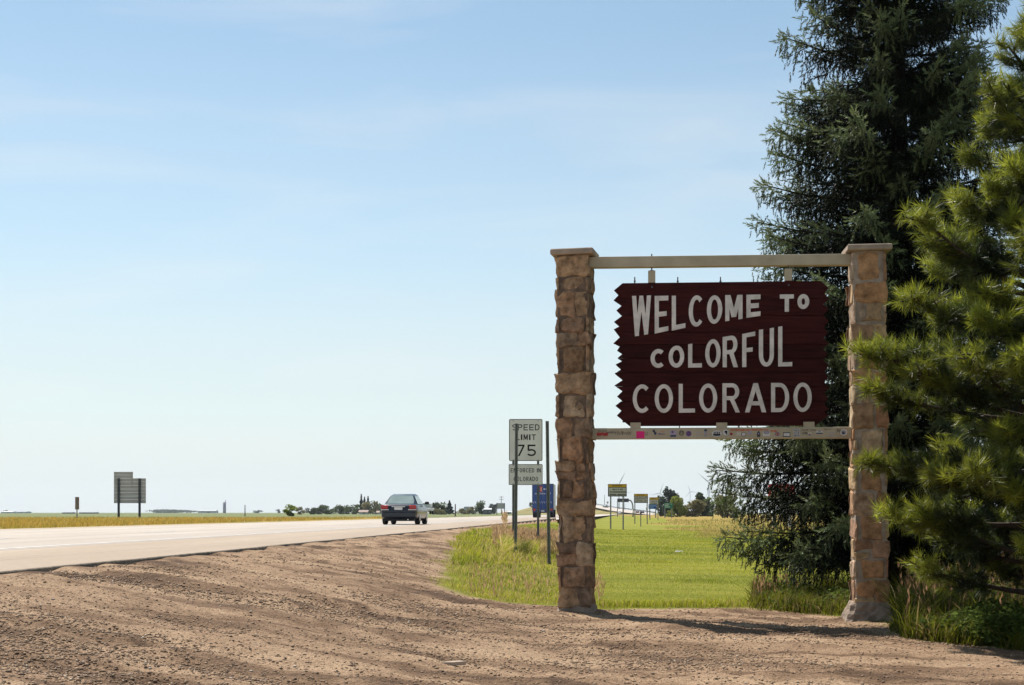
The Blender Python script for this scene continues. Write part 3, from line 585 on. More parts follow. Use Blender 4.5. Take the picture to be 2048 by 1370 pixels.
# stone pillars
def stone_mesh(face, u0, u1, z0, z1, back, base, relief, jit, r):
    q_ = .034 if relief > .02 else .05; nu = max(4, int((u1-u0)/q_)); nv = max(4, int((z1-z0)/q_)); ph = [r.uniform(0, 6.3) for _ in range(10)]
    cj = {(a, b): (r.uniform(-jit, jit), r.uniform(-jit, jit)) for a in (0, 1) for b in (0, 1)}
    dome = relief*r.uniform(.0, .35); tx, ty = r.uniform(-.9, .9)*relief, r.uniform(-.9, .9)*relief
    V = []; 
    def pt(u, v, d):
        x = u0+(u1-u0)*u; z = z0+(z1-z0)*v
        x += sum(cj[a, b][0]*(u if a else 1-u)*(v if b else 1-v) for a in (0, 1) for b in (0, 1)) + jit*.4*math.sin(z*31+ph[0])*(2*u-1)
        z += sum(cj[a, b][1]*(u if a else 1-u)*(v if b else 1-v) for a in (0, 1) for b in (0, 1)) + jit*.4*math.sin(x*27+ph[1])*(2*v-1)
        return [(x, -d, z), (d, x, z), (-x, d, z), (-d, -x, z)][face]
    for j in range(nv+1):
        for i in range(nu+1):
            e = min(i, nu-i, j, nv-j); wv = lambda q, m: 0 if q == 0 else 1 if q == m else .07+.86*(q-1)/(m-2); u, v = wv(i, nu), wv(j, nv)
            d = base+dome*(1-(2*u-1)**4)*(1-(2*v-1)**4)+tx*(u-.5)+ty*(v-.5)
            d += relief*.22*(math.sin(u*7+ph[2]+2*v)*math.sin(v*6+ph[3])+.6*math.sin(u*15+ph[4])*math.sin(v*13+ph[5]+u*3))+r.uniform(-1, 1)*relief*.22
            if e == 0: d -= .008+relief*.30
            if (i in (0, nu)) and (j in (0, nv)): u = .07 if i == 0 else .93; v = .05 if j == 0 else .95; d -= .012
            V.append(pt(u, v, d))
    n1 = nu+1; Fs = [(j*n1+i, j*n1+i+1, (j+1)*n1+i+1, (j+1)*n1+i) for j in range(nv) for i in range(nu)]
    rim = [i for i in range(n1)]+[j*n1+nu for j in range(1, nv+1)]+[nv*n1+i for i in range(nu-1, -1, -1)]+[j*n1 for j in range(nv-1, 0, -1)]
    b0 = len(V)
    for k in rim: j, i = divmod(k, n1); V.append(pt(wv(i, nu), wv(j, nv), back))
    m = len(rim); Fs += [(rim[(k+1) % m], rim[k], b0+k, b0+(k+1) % m) for k in range(m)]
    me = bpy.data.meshes.new('stone'); me.from_pydata(V, [], Fs); return me
def pillar(u, yaw, lean, seed, rough, top):
    r = random.Random(seed); hw = .205; core = .182 if rough else .181
    mb = MB(); mb.box(-core, core, -core, core, 0, top); col = mb.build('pillar', m_mortar_dark if rough else m_mortar, sign)
    col.location = (u, 0, 0); col.rotation_euler = (0, lean, yaw)
    mt = m_stone_rough if rough else m_stone_flat; relief = .028 if rough else .013; jit = .022 if rough else .024; gap = -.004 if rough else .016
    z = .10; k = 0
    while z < top-.02:
        h = r.uniform(.16, .33) if rough else r.uniform(.17, .36)
        if top-(z+h) < .16: h = top-z
        for face in range(4):
            lng = (face % 2 == 0) == (k % 2 == 0); W = hw if lng else hw-.075
            x0, x1 = -W, W; pat = r.random(); cells = []
            if not lng: cells = [(x0, x1, z, z+h)]
            if lng or r.random() < .25:
                if pat < .30: cells = [(x0, x1, z, z+h)]
                elif pat < .80: c = x0+(x1-x0)*r.uniform(.32, .68); cells = [(x0, c, z, z+h), (c, x1, z, z+h)]
                else:
                    c = x0+(x1-x0)*r.uniform(.38, .62); zz = z+h*r.uniform(.4, .6)
                    cells = [(x0, c, z, z+h), (c, x1, z, zz), (c, x1, zz, z+h)] if r.random() < .5 else [(x0, c, z, zz), (x0, c, zz, z+h), (c, x1, z, z+h)]
            for a, b, c0, c1 in cells:
                me = stone_mesh(face, a+gap/2, b-gap/2, c0+gap/2, c1-gap/2, core-.02, hw-.012+r.uniform(-.008, .012)*(1.3 if rough else .6), relief, jit, r)
                link('stone', me, mt, col, False)
        z += h; k += 1
    return col
top_z = SP(1154, 515, 0)[1]
colL = pillar(0, R_(-7), R_(-.35), 11, True, top_z); colR = pillar(SLEN, R_(.5), R_(-.45), 23, False, top_z)
for col, dz in ((colL, 0), (colR, 0)):
    mb = MB(); mb.bbox(-.256, .256, -.256, .256, top_z+.002, top_z+.072, .01); mb.build('cap_slab', m_cap, col)
def footing(col, w0, w1, h, seed, y=0):
    r = random.Random(seed); mb = MB(); n = 28; rows = 5; V = []; Fs = []
    for j in range(rows+1):
        t = j/rows; w = w1+(w0-w1)*t
        for i in range(n):
            a = 2*math.pi*i/n; c, s = math.cos(a), math.sin(a); k = w/max(abs(c), abs(s))**.85*(1+r.uniform(-.05, .05)*(1 if 0 < j < rows else .6))
            V.append((c*k, s*k*.92, -.06+(h+.06)*t+(r.uniform(-.012, .012) if j < rows else 0)))
    for j in range(rows):
        for i in range(n): Fs.append((j*n+i, j*n+(i+1) % n, (j+1)*n+(i+1) % n, (j+1)*n+i))
    Fs.append(tuple(range(rows*n, rows*n+n))); mb.add(V, Fs); return mb.build('footing', m_footing, col)
footing(colL, .205, .275, .13, 3); footing(colR, .225, .33, .18, 5)

# ------------------------------------------------------------------ posts and the speed limit sign
def u_post(mb, x, y, z0, z1, w=.085, dx=0.0):          # flanged channel post, dx lean at the top
    prof = [(-w*.5, .0), (-w*.28, .0), (-w*.2, .035), (w*.2, .035), (w*.28, .0), (w*.5, .0), (w*.5, -.006), (w*.22, -.006), (w*.15, .029), (-w*.15, .029), (-w*.22, -.006), (-w*.5, -.006)]
    n = len(prof); V = [(x+a, y+b, z0) for a, b in prof]+[(x+a+dx, y+b, z1) for a, b in prof]
    mb.add(V, [(i, (i+1) % n, n+(i+1) % n, n+i) for i in range(n)])
    for q in (0, n): mb.add([V[q+i] for i in range(n)], [(0, 1, 7, 11) if False else (0, 1, 10, 11), (1, 2, 9, 10), (2, 3, 8, 9), (3, 4, 7, 8), (4, 5, 6, 7)])
D5 = 41.0
def Z5(x, y): return 990+x/4.42, 820+y/4.42
def loc5(x, y, o):                                     # photo zoom pixel -> local x,z of the speed sign (facing -y)
    p = P(*Z5(x, y), D5); return p[0]-o[0], p[2]-o[2]
g5 = G(1051, D5); spd = empty('speed_limit_sign', tuple(g5), 0, 'white speed limit 75 sign over an enforced in Colorado plate on two posts', 'sign')
def rrect(x0, x1, z0, z1, r, n=5):
    pts = []
    for cx, cz, a0 in ((x1-r, z0+r, -90), (x1-r, z1-r, 0), (x0+r, z1-r, 90), (x0+r, z0+r, 180)):
        pts += [(cx+r*math.cos(R_(a0+90*i/n)), cz+r*math.sin(R_(a0+90*i/n))) for i in range(n+1)]
    return pts
def plate(par, x0, x1, z0, z1, r, y, bw, inset, mats=None):
    mb = MB(); mb.prism(rrect(x0, x1, z0, z1, r), y, y+.004); pl = mb.build('sign_plate', mats or m_plate, par)
    A = rrect(x0+inset, x1-inset, z0+inset, z1-inset, r*.8); B = rrect(x0+inset+bw, x1-inset-bw, z0+inset+bw, z1-inset-bw, r*.6); n = len(A)
    mb = MB(); mb.add([(a, y-.001, b) for a, b in A]+[(a, y-.001, b) for a, b in B], [(i, (i+1) % n, n+(i+1) % n, n+i) for i in range(n)]); mb.build('border', m_plate_black, pl); return pl
a0, c1 = loc5(124, 80, g5); a1, c0 = loc5(420, 451, g5); pl1 = plate(spd, a0, a1, c0, c1, .04, -.012, .016, .004)
b0, d1 = loc5(121, 478, g5); b1, d0 = loc5(421, 663, g5); pl2 = plate(spd, b0, b1, d0, d1, .035, -.012, .012, .004)
def words(par, s, x0, x1, y0, y1, t, base, fn, mt=m_plate_black, y=-.0125):
    p, q = fn(x0, y1, base), fn(x1, y0, base); text_line(None, s, p[0], q[0], p[1], q[1], t, y, each=(mt, par))
words(pl1, 'SPEED', 152, 393, 127, 180, .024, g5, loc5); words(pl1, 'LIMIT', 180, 362, 216, 266, .024, g5, loc5); words(pl1, '75', 182, 362, 306, 408, .044, g5, loc5)
words(pl2, 'ENFORCED IN', 138, 404, 515, 552, .016, g5, loc5); words(pl2, 'COLORADO', 165, 380, 590, 628, .016, g5, loc5)
for x in (162, 381):
    p = loc5(x, 100, g5); mb = MB(); u_post(mb, p[0], 0.0, -.25, p[1], .066); mb.build('post', m_post, spd)
for zx, zy in ((162,95),(381,95),(162,440),(381,440),(162,490),(381,490),(162,652),(381,652)):
    p = loc5(zx, zy, g5); mb = MB(); mb.tube([(p[0], -.017, p[1]), (p[0], -.011, p[1])], .011, 8); mb.build('bolt', m_steel_dark, spd)
for px0, px1, yt, yb, d, lab in ((1030.7, 1033.2, 847, 1103, 34.5, 'bare grey channel post standing in front of the speed limit plates'), (1098.6, 1094.4, 842, 1117, 32.5, 'bare grey channel post standing between the speed limit sign and the rough stone pillar')):
    b = G(px0, d); t = P(px1, yt, d); mb = MB(); u_post(mb, 0, 0, -.3, t[2]-b[2], .074, t[0]-b[0]); tag(mb.build('sign_post', m_post, loc=tuple(b)), lab, 'post')

# ------------------------------------------------------------------ trees
def frames(D, roll):
    D = D/np.linalg.norm(D, axis=1, keepdims=True); up = np.tile([0, 0, 1.0], (len(D), 1)); up[np.abs(D[:, 2]) > .95] = [1, 0, 0]
    A = np.cross(D, up); A /= np.linalg.norm(A, axis=1, keepdims=True); B = np.cross(D, A)
    c, s = np.cos(roll)[:, None], np.sin(roll)[:, None]; return D, A*c+B*s, -A*s+B*c
def brush(proto, Pp, D, S, roll, colr):                # instances of a needle tuft (proto (k,3,3): axis, side, side)
    D, A, B = frames(D, roll); K = proto.reshape(-1, 3)
    V = Pp[:, None, :]+S[:, None, None]*(K[None, :, 0:1]*D[:, None, :]+K[None, :, 1:2]*A[:, None, :]+K[None, :, 2:3]*B[:, None, :])
    n, k = V.shape[:2]; return V.reshape(-1, 3), np.repeat(colr, k, 0)
def tuft(n, length, spread0, spread1, nl, w, r, back=.0):
    T = []
    for i in range(n):
        t = (i+.5)/n; a = i*2.399+r.random()*.6; ang = spread0+(spread1-spread0)*t+r.uniform(-.15, .15)
        b = np.array([t*length-back, 0, 0]); side = np.array([0, math.cos(a), math.sin(a)]); d = np.array([math.cos(ang), 0, 0])+side*math.sin(ang)
        tang = np.array([0, -math.sin(a), math.cos(a)]); L_ = nl*r.uniform(.75, 1.15)
        T.append([b-tang*w/2, b+tang*w/2, b+d*L_])
    return np.array(T)
rr = random.Random(5)
def spruce(px, depth, H, R0, seed):
    b = G(px, depth); r = np.random.default_rng(seed)
    root = empty('spruce_tree', tuple(b), 0, 'tall dark blue green spruce rising behind the smooth stone pillar', 'tree')
    mb = MB(); mb.tube([(0, 0, -.3), (.02, 0, H*.3), (-.02, .03, H*.65), (0, 0, H)], [.24, .18, .09, .012], 10); mb.build('trunk', m_bark_dark, root, True)
    limbs = MB(); PP = []; DD = []; SS = []; CC = []
    z = 1.0
    while z < H-.15:
        f = z/H; nb = int(r.integers(6, 9)) if f < .9 else 4
        for k in range(nb):
            az = 2*math.pi*(k+r.random()*.7)/nb+math.pi-.35; zz = z+r.uniform(-.12, .12)
            Lb = max(.15, R0*(1-f)**.60*min(1, .96+f*1.0)*(r.uniform(.68, 1.06) if k else r.uniform(.88, 1.08)))
            a1 = np.interp(f, [0, .25, .6, 1], [-.34, -.26, .0, .7])+r.uniform(-.1, .1); b1 = np.interp(f, [0, .5, 1], [.20, .22, -.1])
            o = np.array([math.cos(az), math.sin(az), 0]); sv = np.array([-o[1], o[0], 0]); cur = r.uniform(-.15, .15)
            pos = lambda t: o*Lb*t+sv*Lb*cur*t*t+np.array([0, 0, zz+Lb*(a1*t+b1*t*t)])
            limbs.tube([pos(t) for t in (0, .35, .7, 1)], [.035*(1-f)+.012, .025*(1-f)+.01, .016, .006], 5, cap=False)
            ns = max(4, int(Lb/.095)); tone = r.uniform(.75, 1.2)
            for i in range(ns):
                t = .10+.90*(i+r.random())/ns
                p0 = pos(t); dirb = pos(min(1, t+.05))-pos(t-.05); dirb /= np.linalg.norm(dirb)
                m = 4; tt = r.random(m); dd = dirb+r.normal(0, .45, (m, 3))+np.array([0, 0, .35])   # shoots clothing the limb itself
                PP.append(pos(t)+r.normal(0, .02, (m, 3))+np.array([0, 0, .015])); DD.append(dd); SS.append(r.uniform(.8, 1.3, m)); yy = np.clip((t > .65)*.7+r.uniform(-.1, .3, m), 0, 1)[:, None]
                CC.append((np.array([.010, .016, .008])*(1-yy)+np.array([.185, .225, .098])*yy)*tone)  # inner shoots near black, outer ones bright: shade and light put into the colour
                for sg in (-1, 1):
                    ls = (.19+.44*Lb*(1-t)*min(1, t*2.2))*r.uniform(.7, 1.15); ls = min(ls, .70)
                    ds = dirb*.75+sv*sg*.75+np.array([0, 0, r.uniform(-.5, -.05)]); ds /= np.linalg.norm(ds)
                    m = max(2, int(ls/.075)); tt = (np.arange(m)+r.random(m)*.6)/m
                    q = p0+ds*(tt*ls)[:, None]+np.array([0, 0, -1])*(tt**2*ls*.25)[:, None]
                    alt = np.where(np.arange(m) % 2 == 0, 1, -1)[:, None]; perp = np.cross(ds, [0, 0, 1.0])
                    dd = ds*.7+perp*alt*.5+np.array([0, 0, -1])*r.uniform(.0, .9, m)[:, None]+r.normal(0, .18, (m, 3))
                    dd[-1] = ds+np.array([0, 0, .15])
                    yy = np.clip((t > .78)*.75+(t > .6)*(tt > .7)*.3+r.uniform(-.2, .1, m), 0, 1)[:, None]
                    c = (np.array([.010, .016, .008])*(1-yy)+np.array([.155, .200, .088])*yy)*tone  # colour carries the dark crown interior and the lit bough ends
                    PP.append(q); DD.append(dd); SS.append(r.uniform(.8, 1.25, m)*(1 if f < .85 else .8)); CC.append(c)
                    hm = r.random(m) < .75; nh = int(hm.sum())      # hanging twigs below the spray
                    if nh:
                        for lv in range(2 if r.random() < .45 else 1):
                            hd = np.stack([r.normal(0, .22, nh), r.normal(0, .22, nh), -np.ones(nh)], -1)
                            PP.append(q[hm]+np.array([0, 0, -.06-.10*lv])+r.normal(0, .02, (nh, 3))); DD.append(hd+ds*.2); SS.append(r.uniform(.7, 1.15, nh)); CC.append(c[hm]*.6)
        z += np.interp(f, [0, .6, 1], [.36, .31, .2])
    PP = np.concatenate(PP); DD = np.concatenate(DD); SS = np.concatenate(SS); CC = np.concatenate(CC)
    pr = tuft(10, .125, .85, .40, .052, .0185, rr)
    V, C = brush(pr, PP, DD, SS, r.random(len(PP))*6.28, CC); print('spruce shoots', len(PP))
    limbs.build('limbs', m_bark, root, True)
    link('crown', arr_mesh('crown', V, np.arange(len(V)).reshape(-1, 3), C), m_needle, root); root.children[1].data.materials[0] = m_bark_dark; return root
spruce(1800, 21.6, 12.6, 2.78, 6)

def pine(px, depth, H, outline, seed):
    b = G(px, depth); r = np.random.default_rng(seed)
    root = empty('pine_tree', tuple(b), 0, 'bright green long needled pine overlapping the smooth stone pillar', 'tree')
    mb = MB(); mb.tube([(0, 0, -.3), (.03, 0, H*.4), (0, .03, H*.75), (0, 0, H)], [.17, .12, .06, .012], 10); mb.build('trunk', m_bark, root, True)
    limbs = MB(); PP = []; DD = []; SS = []; CC = []
    z = .55
    while z < H-.05:
        Rz = float(np.interp(z, [p[0] for p in outline], [p[1] for p in outline])); nb = 7 if z < H*.75 else 5
        for k in range(nb):
            az = 2*math.pi*(k+r.random()*.7)/nb+math.pi-.3; Lb = max(.12, Rz*(r.uniform(.62, 1.05) if k else r.uniform(.82, 1.08))); zz = z+r.uniform(-.18, .18)
            o = np.array([math.cos(az), math.sin(az), 0]); sv = np.array([-o[1], o[0], 0]); cur = r.uniform(-.2, .2)
            a1 = np.interp(z/H, [0, .4, 1], [-.05, .08, .6])+r.uniform(-.12, .12); b1 = r.uniform(.05, .28)
            pos = lambda t: o*Lb*t+sv*Lb*cur*t*t+np.array([0, 0, zz+Lb*(a1*t+b1*t*t)])
            limbs.tube([pos(t) for t in (0, .35, .7, 1)], [.035, .026, .016, .008], 5, cap=False)
            ns = max(4, int(Lb/.10)); tone = r.uniform(.8, 1.2)
            for i in range(ns):
                t = 1-.6*((i+r.random()*.5)/ns)**1.15; p0 = pos(t)
                for rep in range(2):
                    ls = r.uniform(.08, .30)*(1.25-t*.5)*min(1, Lb/1.2+.25); ang = r.uniform(-1.4, 1.4)
                    ds = o*math.cos(ang)+sv*math.sin(ang)+np.array([0, 0, r.uniform(-.3, .8)]); ds /= np.linalg.norm(ds)
                    e = p0+ds*ls; limbs.tube([p0, p0+ds*ls*.5+np.array([0, 0, -.01]), e], [.009, .007, .005], 4, cap=False)
                    m = int(r.integers(5, 8)); q = e+r.normal(0, .035, (m, 3))-ds*.05
                    dd = ds*.55+np.array([0, 0, .35])+r.normal(0, .62, (m, 3))
                    PP.append(q); DD.append(dd); SS.append(r.uniform(.7, 1.15, m))
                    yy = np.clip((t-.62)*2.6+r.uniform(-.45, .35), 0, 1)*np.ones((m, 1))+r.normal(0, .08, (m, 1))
                    CC.append(np.clip(np.array([.024, .040, .007])*(1-yy)+np.array([.195, .228, .024])*yy, .01, 1)*tone)  # shaded gaps and lit tips painted in: tufts darken towards the trunk
        z += .24
    PP = np.concatenate(PP); DD = np.concatenate(DD); SS = np.concatenate(SS); CC = np.concatenate(CC)
    pr = tuft(22, .10, 1.2, .25, .122, .0075, rr, .04); print('pine tufts', len(PP))
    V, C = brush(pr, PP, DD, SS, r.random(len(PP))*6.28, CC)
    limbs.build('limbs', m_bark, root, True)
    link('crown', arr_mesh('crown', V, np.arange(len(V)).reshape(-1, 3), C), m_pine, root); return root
pine(2108, 14.4, 6.7, [(0, .8), (.6, 1.15), (1.4, 1.66), (2.1, 1.62), (2.64, 1.76), (3.17, 1.45), (3.5, 1.05), (4.18, .85), (5.1, .56), (6.05, .2), (6.7, .08)], 8)

# ------------------------------------------------------------------ grass
def blades(name, X, Y, h, w, C, lean=.35, seg=1, seed=1, mt=None, z=None, wind=(.12, -.05)):
    r = np.random.default_rng(seed); n = len(X); Z = gz(X, Y) if z is None else z; a = r.random(n)*6.283; sx_, sy_ = np.cos(a), np.sin(a)
    la = r.random(n)*6.283; lm = h*np.abs(r.normal(0, lean, n)); lx_, ly_ = np.cos(la)*lm+wind[0]*h, np.sin(la)*lm+wind[1]*h
    B0 = np.stack([X-sx_*w/2, Y-sy_*w/2, Z-.01], -1); B1 = np.stack([X+sx_*w/2, Y+sy_*w/2, Z-.01], -1); T = np.stack([X+lx_, Y+ly_, Z+h*.97], -1)
    if seg == 1:
        V = np.stack([B0, B1, T], 1).reshape(-1, 3); Fc = np.arange(3*n).reshape(-1, 3); Cv = np.stack([C*.92, C*.92, C*1.08], 1).reshape(-1, 3)  # slight base shade painted into the blade colour
    else:
        M0 = np.stack([X-sx_*w*.4+lx_*.32, Y-sy_*w*.4+ly_*.32, Z+h*.58], -1); M1 = np.stack([X+sx_*w*.4+lx_*.32, Y+sy_*w*.4+ly_*.32, Z+h*.58], -1)
        V = np.stack([B0, B1, M1, M0, T], 1).reshape(-1, 3); i = np.arange(n)[:, None]*5
        Fc = np.concatenate([i+[[0, 1, 2]], i+[[0, 2, 3]], i+[[3, 2, 4]]]); Cv = np.stack([C*.7, C*.7, C, C, C*1.2], 1).reshape(-1, 3)  # roots darkened, tips lightened: base shade painted into tall blades
    return V, Fc, Cv
def merge(parts):
    o = 0; Vs = []; Fs = []; Cs = []
    for V, Fc, C in parts: Vs.append(V); Fs.append(Fc+o); Cs.append(C); o += len(V)
    return np.concatenate(Vs), np.concatenate(Fs), np.concatenate(Cs)
def wedge(n, d0, d1, p0, p1, seed, power=1.0):         # ground points spread over a wedge of the view, log in distance
    r = np.random.default_rng(seed); d = d0*(d1/d0)**(r.random(n)**power); px = r.uniform(p0, p1, n); return (px-1024)/F*d, d
def greens(n, seed, X, Y, dryness=.0):
    r = np.random.default_rng(seed); t = np.clip(vnoise(X, Y, .8, 41)*.6+vnoise(X, Y, .22, 42)*.6-.1+r.normal(0, .18, n), 0, 1)[:, None]
    t = np.clip(t+.9*(vnoise(X*.25, Y, .55, 43)[:, None]-.5), 0, 1); c = np.array([.090, .140, .012])*(1-t)+np.array([.275, .285, .028])*t
    dmask = (r.random(n) < dryness+.18*vnoise(X, Y, .5, 44)**2)[:, None]
    return np.where(dmask, np.array([.36, .29, .11])*r.uniform(.7, 1.2, n)[:, None], c*r.uniform(.8, 1.2, n)[:, None])
# mown lawn
n = 330000; X, Y = wedge(n, 15.5, 110, 820, 2300, 51, .9); g = poly_sd(X, Y, gp)
k = (g+.9*(vnoise(X, Y, .9, 47)-.5)*np.clip(Y/24, .4, 1)+.5*(vnoise(X, Y, 3.1, 45)-.5) < .06*rng.standard_normal(n)+.04) & (sdist(X, Y) > .7); X, Y = X[k], Y[k]; n = len(X); r = np.random.default_rng(52)
edge_near = np.exp(-np.abs(g[k])/.35)
h = (r.uniform(.010, .030, n)+.06*edge_near*r.random(n)**3+.05*vnoise(X, Y, .6, 46)**5)*np.clip(Y/26, 1, 1.6); w = .0065*Y/18
p = [blades('', X, Y, h, w, greens(n, 53, X, Y, .03), .9, 1, 54)]
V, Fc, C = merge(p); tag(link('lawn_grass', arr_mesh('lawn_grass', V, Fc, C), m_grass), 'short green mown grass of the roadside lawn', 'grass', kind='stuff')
# unmown strip between gravel and posts, seed heads round the posts
def pts_in(px0, px1, py0, py1, n, seed):
    r = np.random.default_rng(seed); A = [hit(px, py)[:2] for px in np.linspace(px0, px1, 5) for py in np.linspace(py0, py1, 5)]
    A = np.array(A).reshape(5, 5, 2); u = r.random(n)*3.999; v = r.random(n)*3.999; i = u.astype(int); j = v.astype(int); fu = (u-i)[:, None]; fv = (v-j)[:, None]
    Q = (A[i, j]*(1-fu)+A[i+1, j]*fu)*(1-fv)+(A[i, j+1]*(1-fu)+A[i+1, j+1]*fu)*fv; return Q[:, 0], Q[:, 1]
def heads(X, Y, h, seed, C, size=.06, w=.02):          # seed plumes on top of stalks
    r = np.random.default_rng(seed); n = len(X); Z = gz(X, Y); parts = []
    lx_ = r.normal(0, .12, n)*h; ly_ = r.normal(0, .12, n)*h
    st = np.stack([X, Y, Z], -1); tp = np.stack([X+lx_, Y+ly_, Z+h], -1); a = r.random(n)*6.28; sd_ = np.stack([np.cos(a), np.sin(a), a*0], -1)
    V = np.stack([st-sd_*.003, st+sd_*.003, tp], 1).reshape(-1, 3); parts.append((V, np.arange(3*n).reshape(-1, 3), np.repeat(C*.9, 3, 0)))
    ax = np.stack([lx_, ly_, h], -1); ax /= np.linalg.norm(ax, axis=1, keepdims=True)
    for q in range(4):
        b = tp-ax*(size*r.uniform(.2, 2.2, n))[:, None]; a = r.random(n)*6.28; sd_ = np.stack([np.cos(a), np.sin(a), a*0], -1)
        V = np.stack([b, b+ax*size*.7+sd_*w, b+ax*size*1.5+sd_*w*.4], 1).reshape(-1, 3); parts.append((V, np.arange(3*n).reshape(-1, 3), np.repeat(C*r.uniform(.85, 1.2, (n, 1)), 3, 0)))
    return merge(parts)
parts = []; r = np.random.default_rng(61)
for (a, b, c, d, n, hh, dr, sd_) in [(920, 1125, 1060, 1125, 8000, .14, .35, 71), (905, 960, 1075, 1130, 2200, .16, .05, 72), (1000, 1118, 1080, 1112, 7000, .34, .35, 73), (900, 1125, 1100, 1210, 7000, .07, .4, 74), (1195, 1520, 1205, 1216, 2600, .09, .12, 75)]:
    X, Y = pts_in(a, b, c, d, n, sd_); k = poly_sd(X, Y, gp)+.7*(vnoise(X, Y, 1.3, 48)-.5) < .1*r.standard_normal(len(X))-.05; X, Y = X[k], Y[k]; n = len(X)
    parts.append(blades('', X, Y, r.uniform(.3, 1.2, n)*hh*(.4+1.1*vnoise(X, Y, 1.1, sd_)), .008*Y/18, greens(n, sd_, X, Y, dr), .6, 2, sd_))
tan = np.array([.36, .25, .13])
for (a, b, c, d, n, hh, sd_) in [(1035, 1116, 1084, 1104, 1500, .42, 81), (985, 1030, 1078, 1098, 450, .42, 82), (1006, 1014, 1050, 1060, 40, .6, 83), (1080, 1118, 1098, 1116, 260, .38, 84), (1170, 1205, 1190, 1214, 60, .3, 86), (940, 1100, 1130, 1200, 120, .16, 87)]:
    X, Y = pts_in(a, b, c, d, n, sd_); k = poly_sd(X, Y, gp) < -.03; X, Y = X[k], Y[k]; n = len(X)
    parts.append(heads(X, Y, r.uniform(.55, 1.15, n)*hh, sd_, tan*r.uniform(.75, 1.2, (n, 1)), .055*max(1, np.median(Y)/30), .014*max(1, np.median(Y)/24)))
X, Y = wedge(26000, 42, 220, 1195, 1900, 77); k = zone(X, Y)+.5*(vnoise(X, Y, .3, 78)-.5) > .5; X, Y = X[k], Y[k]; n = len(X)
t = np.clip(vnoise(X, Y, .14, 79)*1.6-.4+r.normal(0, .2, n), 0, 1)[:, None]; C = np.array([.30, .23, .095])*t+np.array([.19, .205, .04])*(1-t)
parts.append(blades('', X, Y, r.uniform(.10, .30, n)*(.6+.7*vnoise(X, Y, .2, 80)), .016*Y/40, C, .5, 1, 88))
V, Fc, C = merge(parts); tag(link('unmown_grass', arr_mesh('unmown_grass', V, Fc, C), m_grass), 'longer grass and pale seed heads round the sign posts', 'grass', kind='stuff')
# weeds under the trees
parts = []
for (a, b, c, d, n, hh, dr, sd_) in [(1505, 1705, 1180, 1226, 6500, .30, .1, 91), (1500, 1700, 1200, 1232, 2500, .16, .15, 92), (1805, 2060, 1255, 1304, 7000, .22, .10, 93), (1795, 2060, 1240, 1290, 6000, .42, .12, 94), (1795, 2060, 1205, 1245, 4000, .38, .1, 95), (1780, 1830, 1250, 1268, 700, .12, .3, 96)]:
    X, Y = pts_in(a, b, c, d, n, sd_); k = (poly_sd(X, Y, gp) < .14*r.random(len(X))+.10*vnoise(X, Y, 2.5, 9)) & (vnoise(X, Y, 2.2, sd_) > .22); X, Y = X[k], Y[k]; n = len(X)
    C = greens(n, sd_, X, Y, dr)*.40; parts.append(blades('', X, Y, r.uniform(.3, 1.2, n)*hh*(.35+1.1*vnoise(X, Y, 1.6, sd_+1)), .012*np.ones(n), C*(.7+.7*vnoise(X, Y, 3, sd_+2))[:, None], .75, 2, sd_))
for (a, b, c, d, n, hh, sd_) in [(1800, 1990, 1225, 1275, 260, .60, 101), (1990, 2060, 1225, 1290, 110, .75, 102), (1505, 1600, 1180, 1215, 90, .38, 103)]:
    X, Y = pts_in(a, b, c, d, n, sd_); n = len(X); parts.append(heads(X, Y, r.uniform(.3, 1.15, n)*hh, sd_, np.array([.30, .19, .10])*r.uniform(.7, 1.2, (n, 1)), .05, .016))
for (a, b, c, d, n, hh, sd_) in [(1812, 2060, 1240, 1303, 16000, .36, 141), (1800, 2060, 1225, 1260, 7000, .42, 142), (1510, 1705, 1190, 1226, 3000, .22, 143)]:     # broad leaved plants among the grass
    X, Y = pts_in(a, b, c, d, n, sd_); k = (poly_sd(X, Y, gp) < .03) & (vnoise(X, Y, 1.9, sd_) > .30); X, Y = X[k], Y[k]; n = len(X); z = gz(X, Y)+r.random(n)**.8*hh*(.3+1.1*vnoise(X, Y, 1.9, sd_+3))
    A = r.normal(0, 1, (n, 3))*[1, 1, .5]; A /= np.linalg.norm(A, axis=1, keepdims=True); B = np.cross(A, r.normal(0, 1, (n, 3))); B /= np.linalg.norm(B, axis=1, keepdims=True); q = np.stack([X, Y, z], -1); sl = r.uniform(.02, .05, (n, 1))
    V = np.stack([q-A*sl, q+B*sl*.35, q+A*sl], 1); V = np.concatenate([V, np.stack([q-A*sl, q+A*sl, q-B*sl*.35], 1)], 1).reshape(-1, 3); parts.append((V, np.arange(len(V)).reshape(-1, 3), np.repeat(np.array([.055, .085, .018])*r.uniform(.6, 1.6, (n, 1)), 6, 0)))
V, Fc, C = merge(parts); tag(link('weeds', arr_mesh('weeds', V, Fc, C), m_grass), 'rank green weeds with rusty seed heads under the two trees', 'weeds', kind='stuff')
# dry verge across the road
parts = []
X, Y = wedge(26000, 48, 150, -60, 1010, 111, 1.0); k = sdist(X, Y) < -15.2; X, Y = X[k], Y[k]; n = len(X); t = np.clip(vnoise(X, Y, .09, 113)+r.normal(0, .2, n), 0, 1)[:, None]
C = np.array([.36, .235, .05])*t+np.array([.22, .205, .035])*(1-t); parts.append(blades('', X, Y, r.uniform(.10, .26, n), .03*Y/60, C, .4, 1, 114))
V, Fc, C = merge(parts); tag(link('dry_verge_grass', arr_mesh('dry_verge_grass', V, Fc, C), m_grass), 'golden dry grass of the verge across the road', 'grass', kind='stuff')

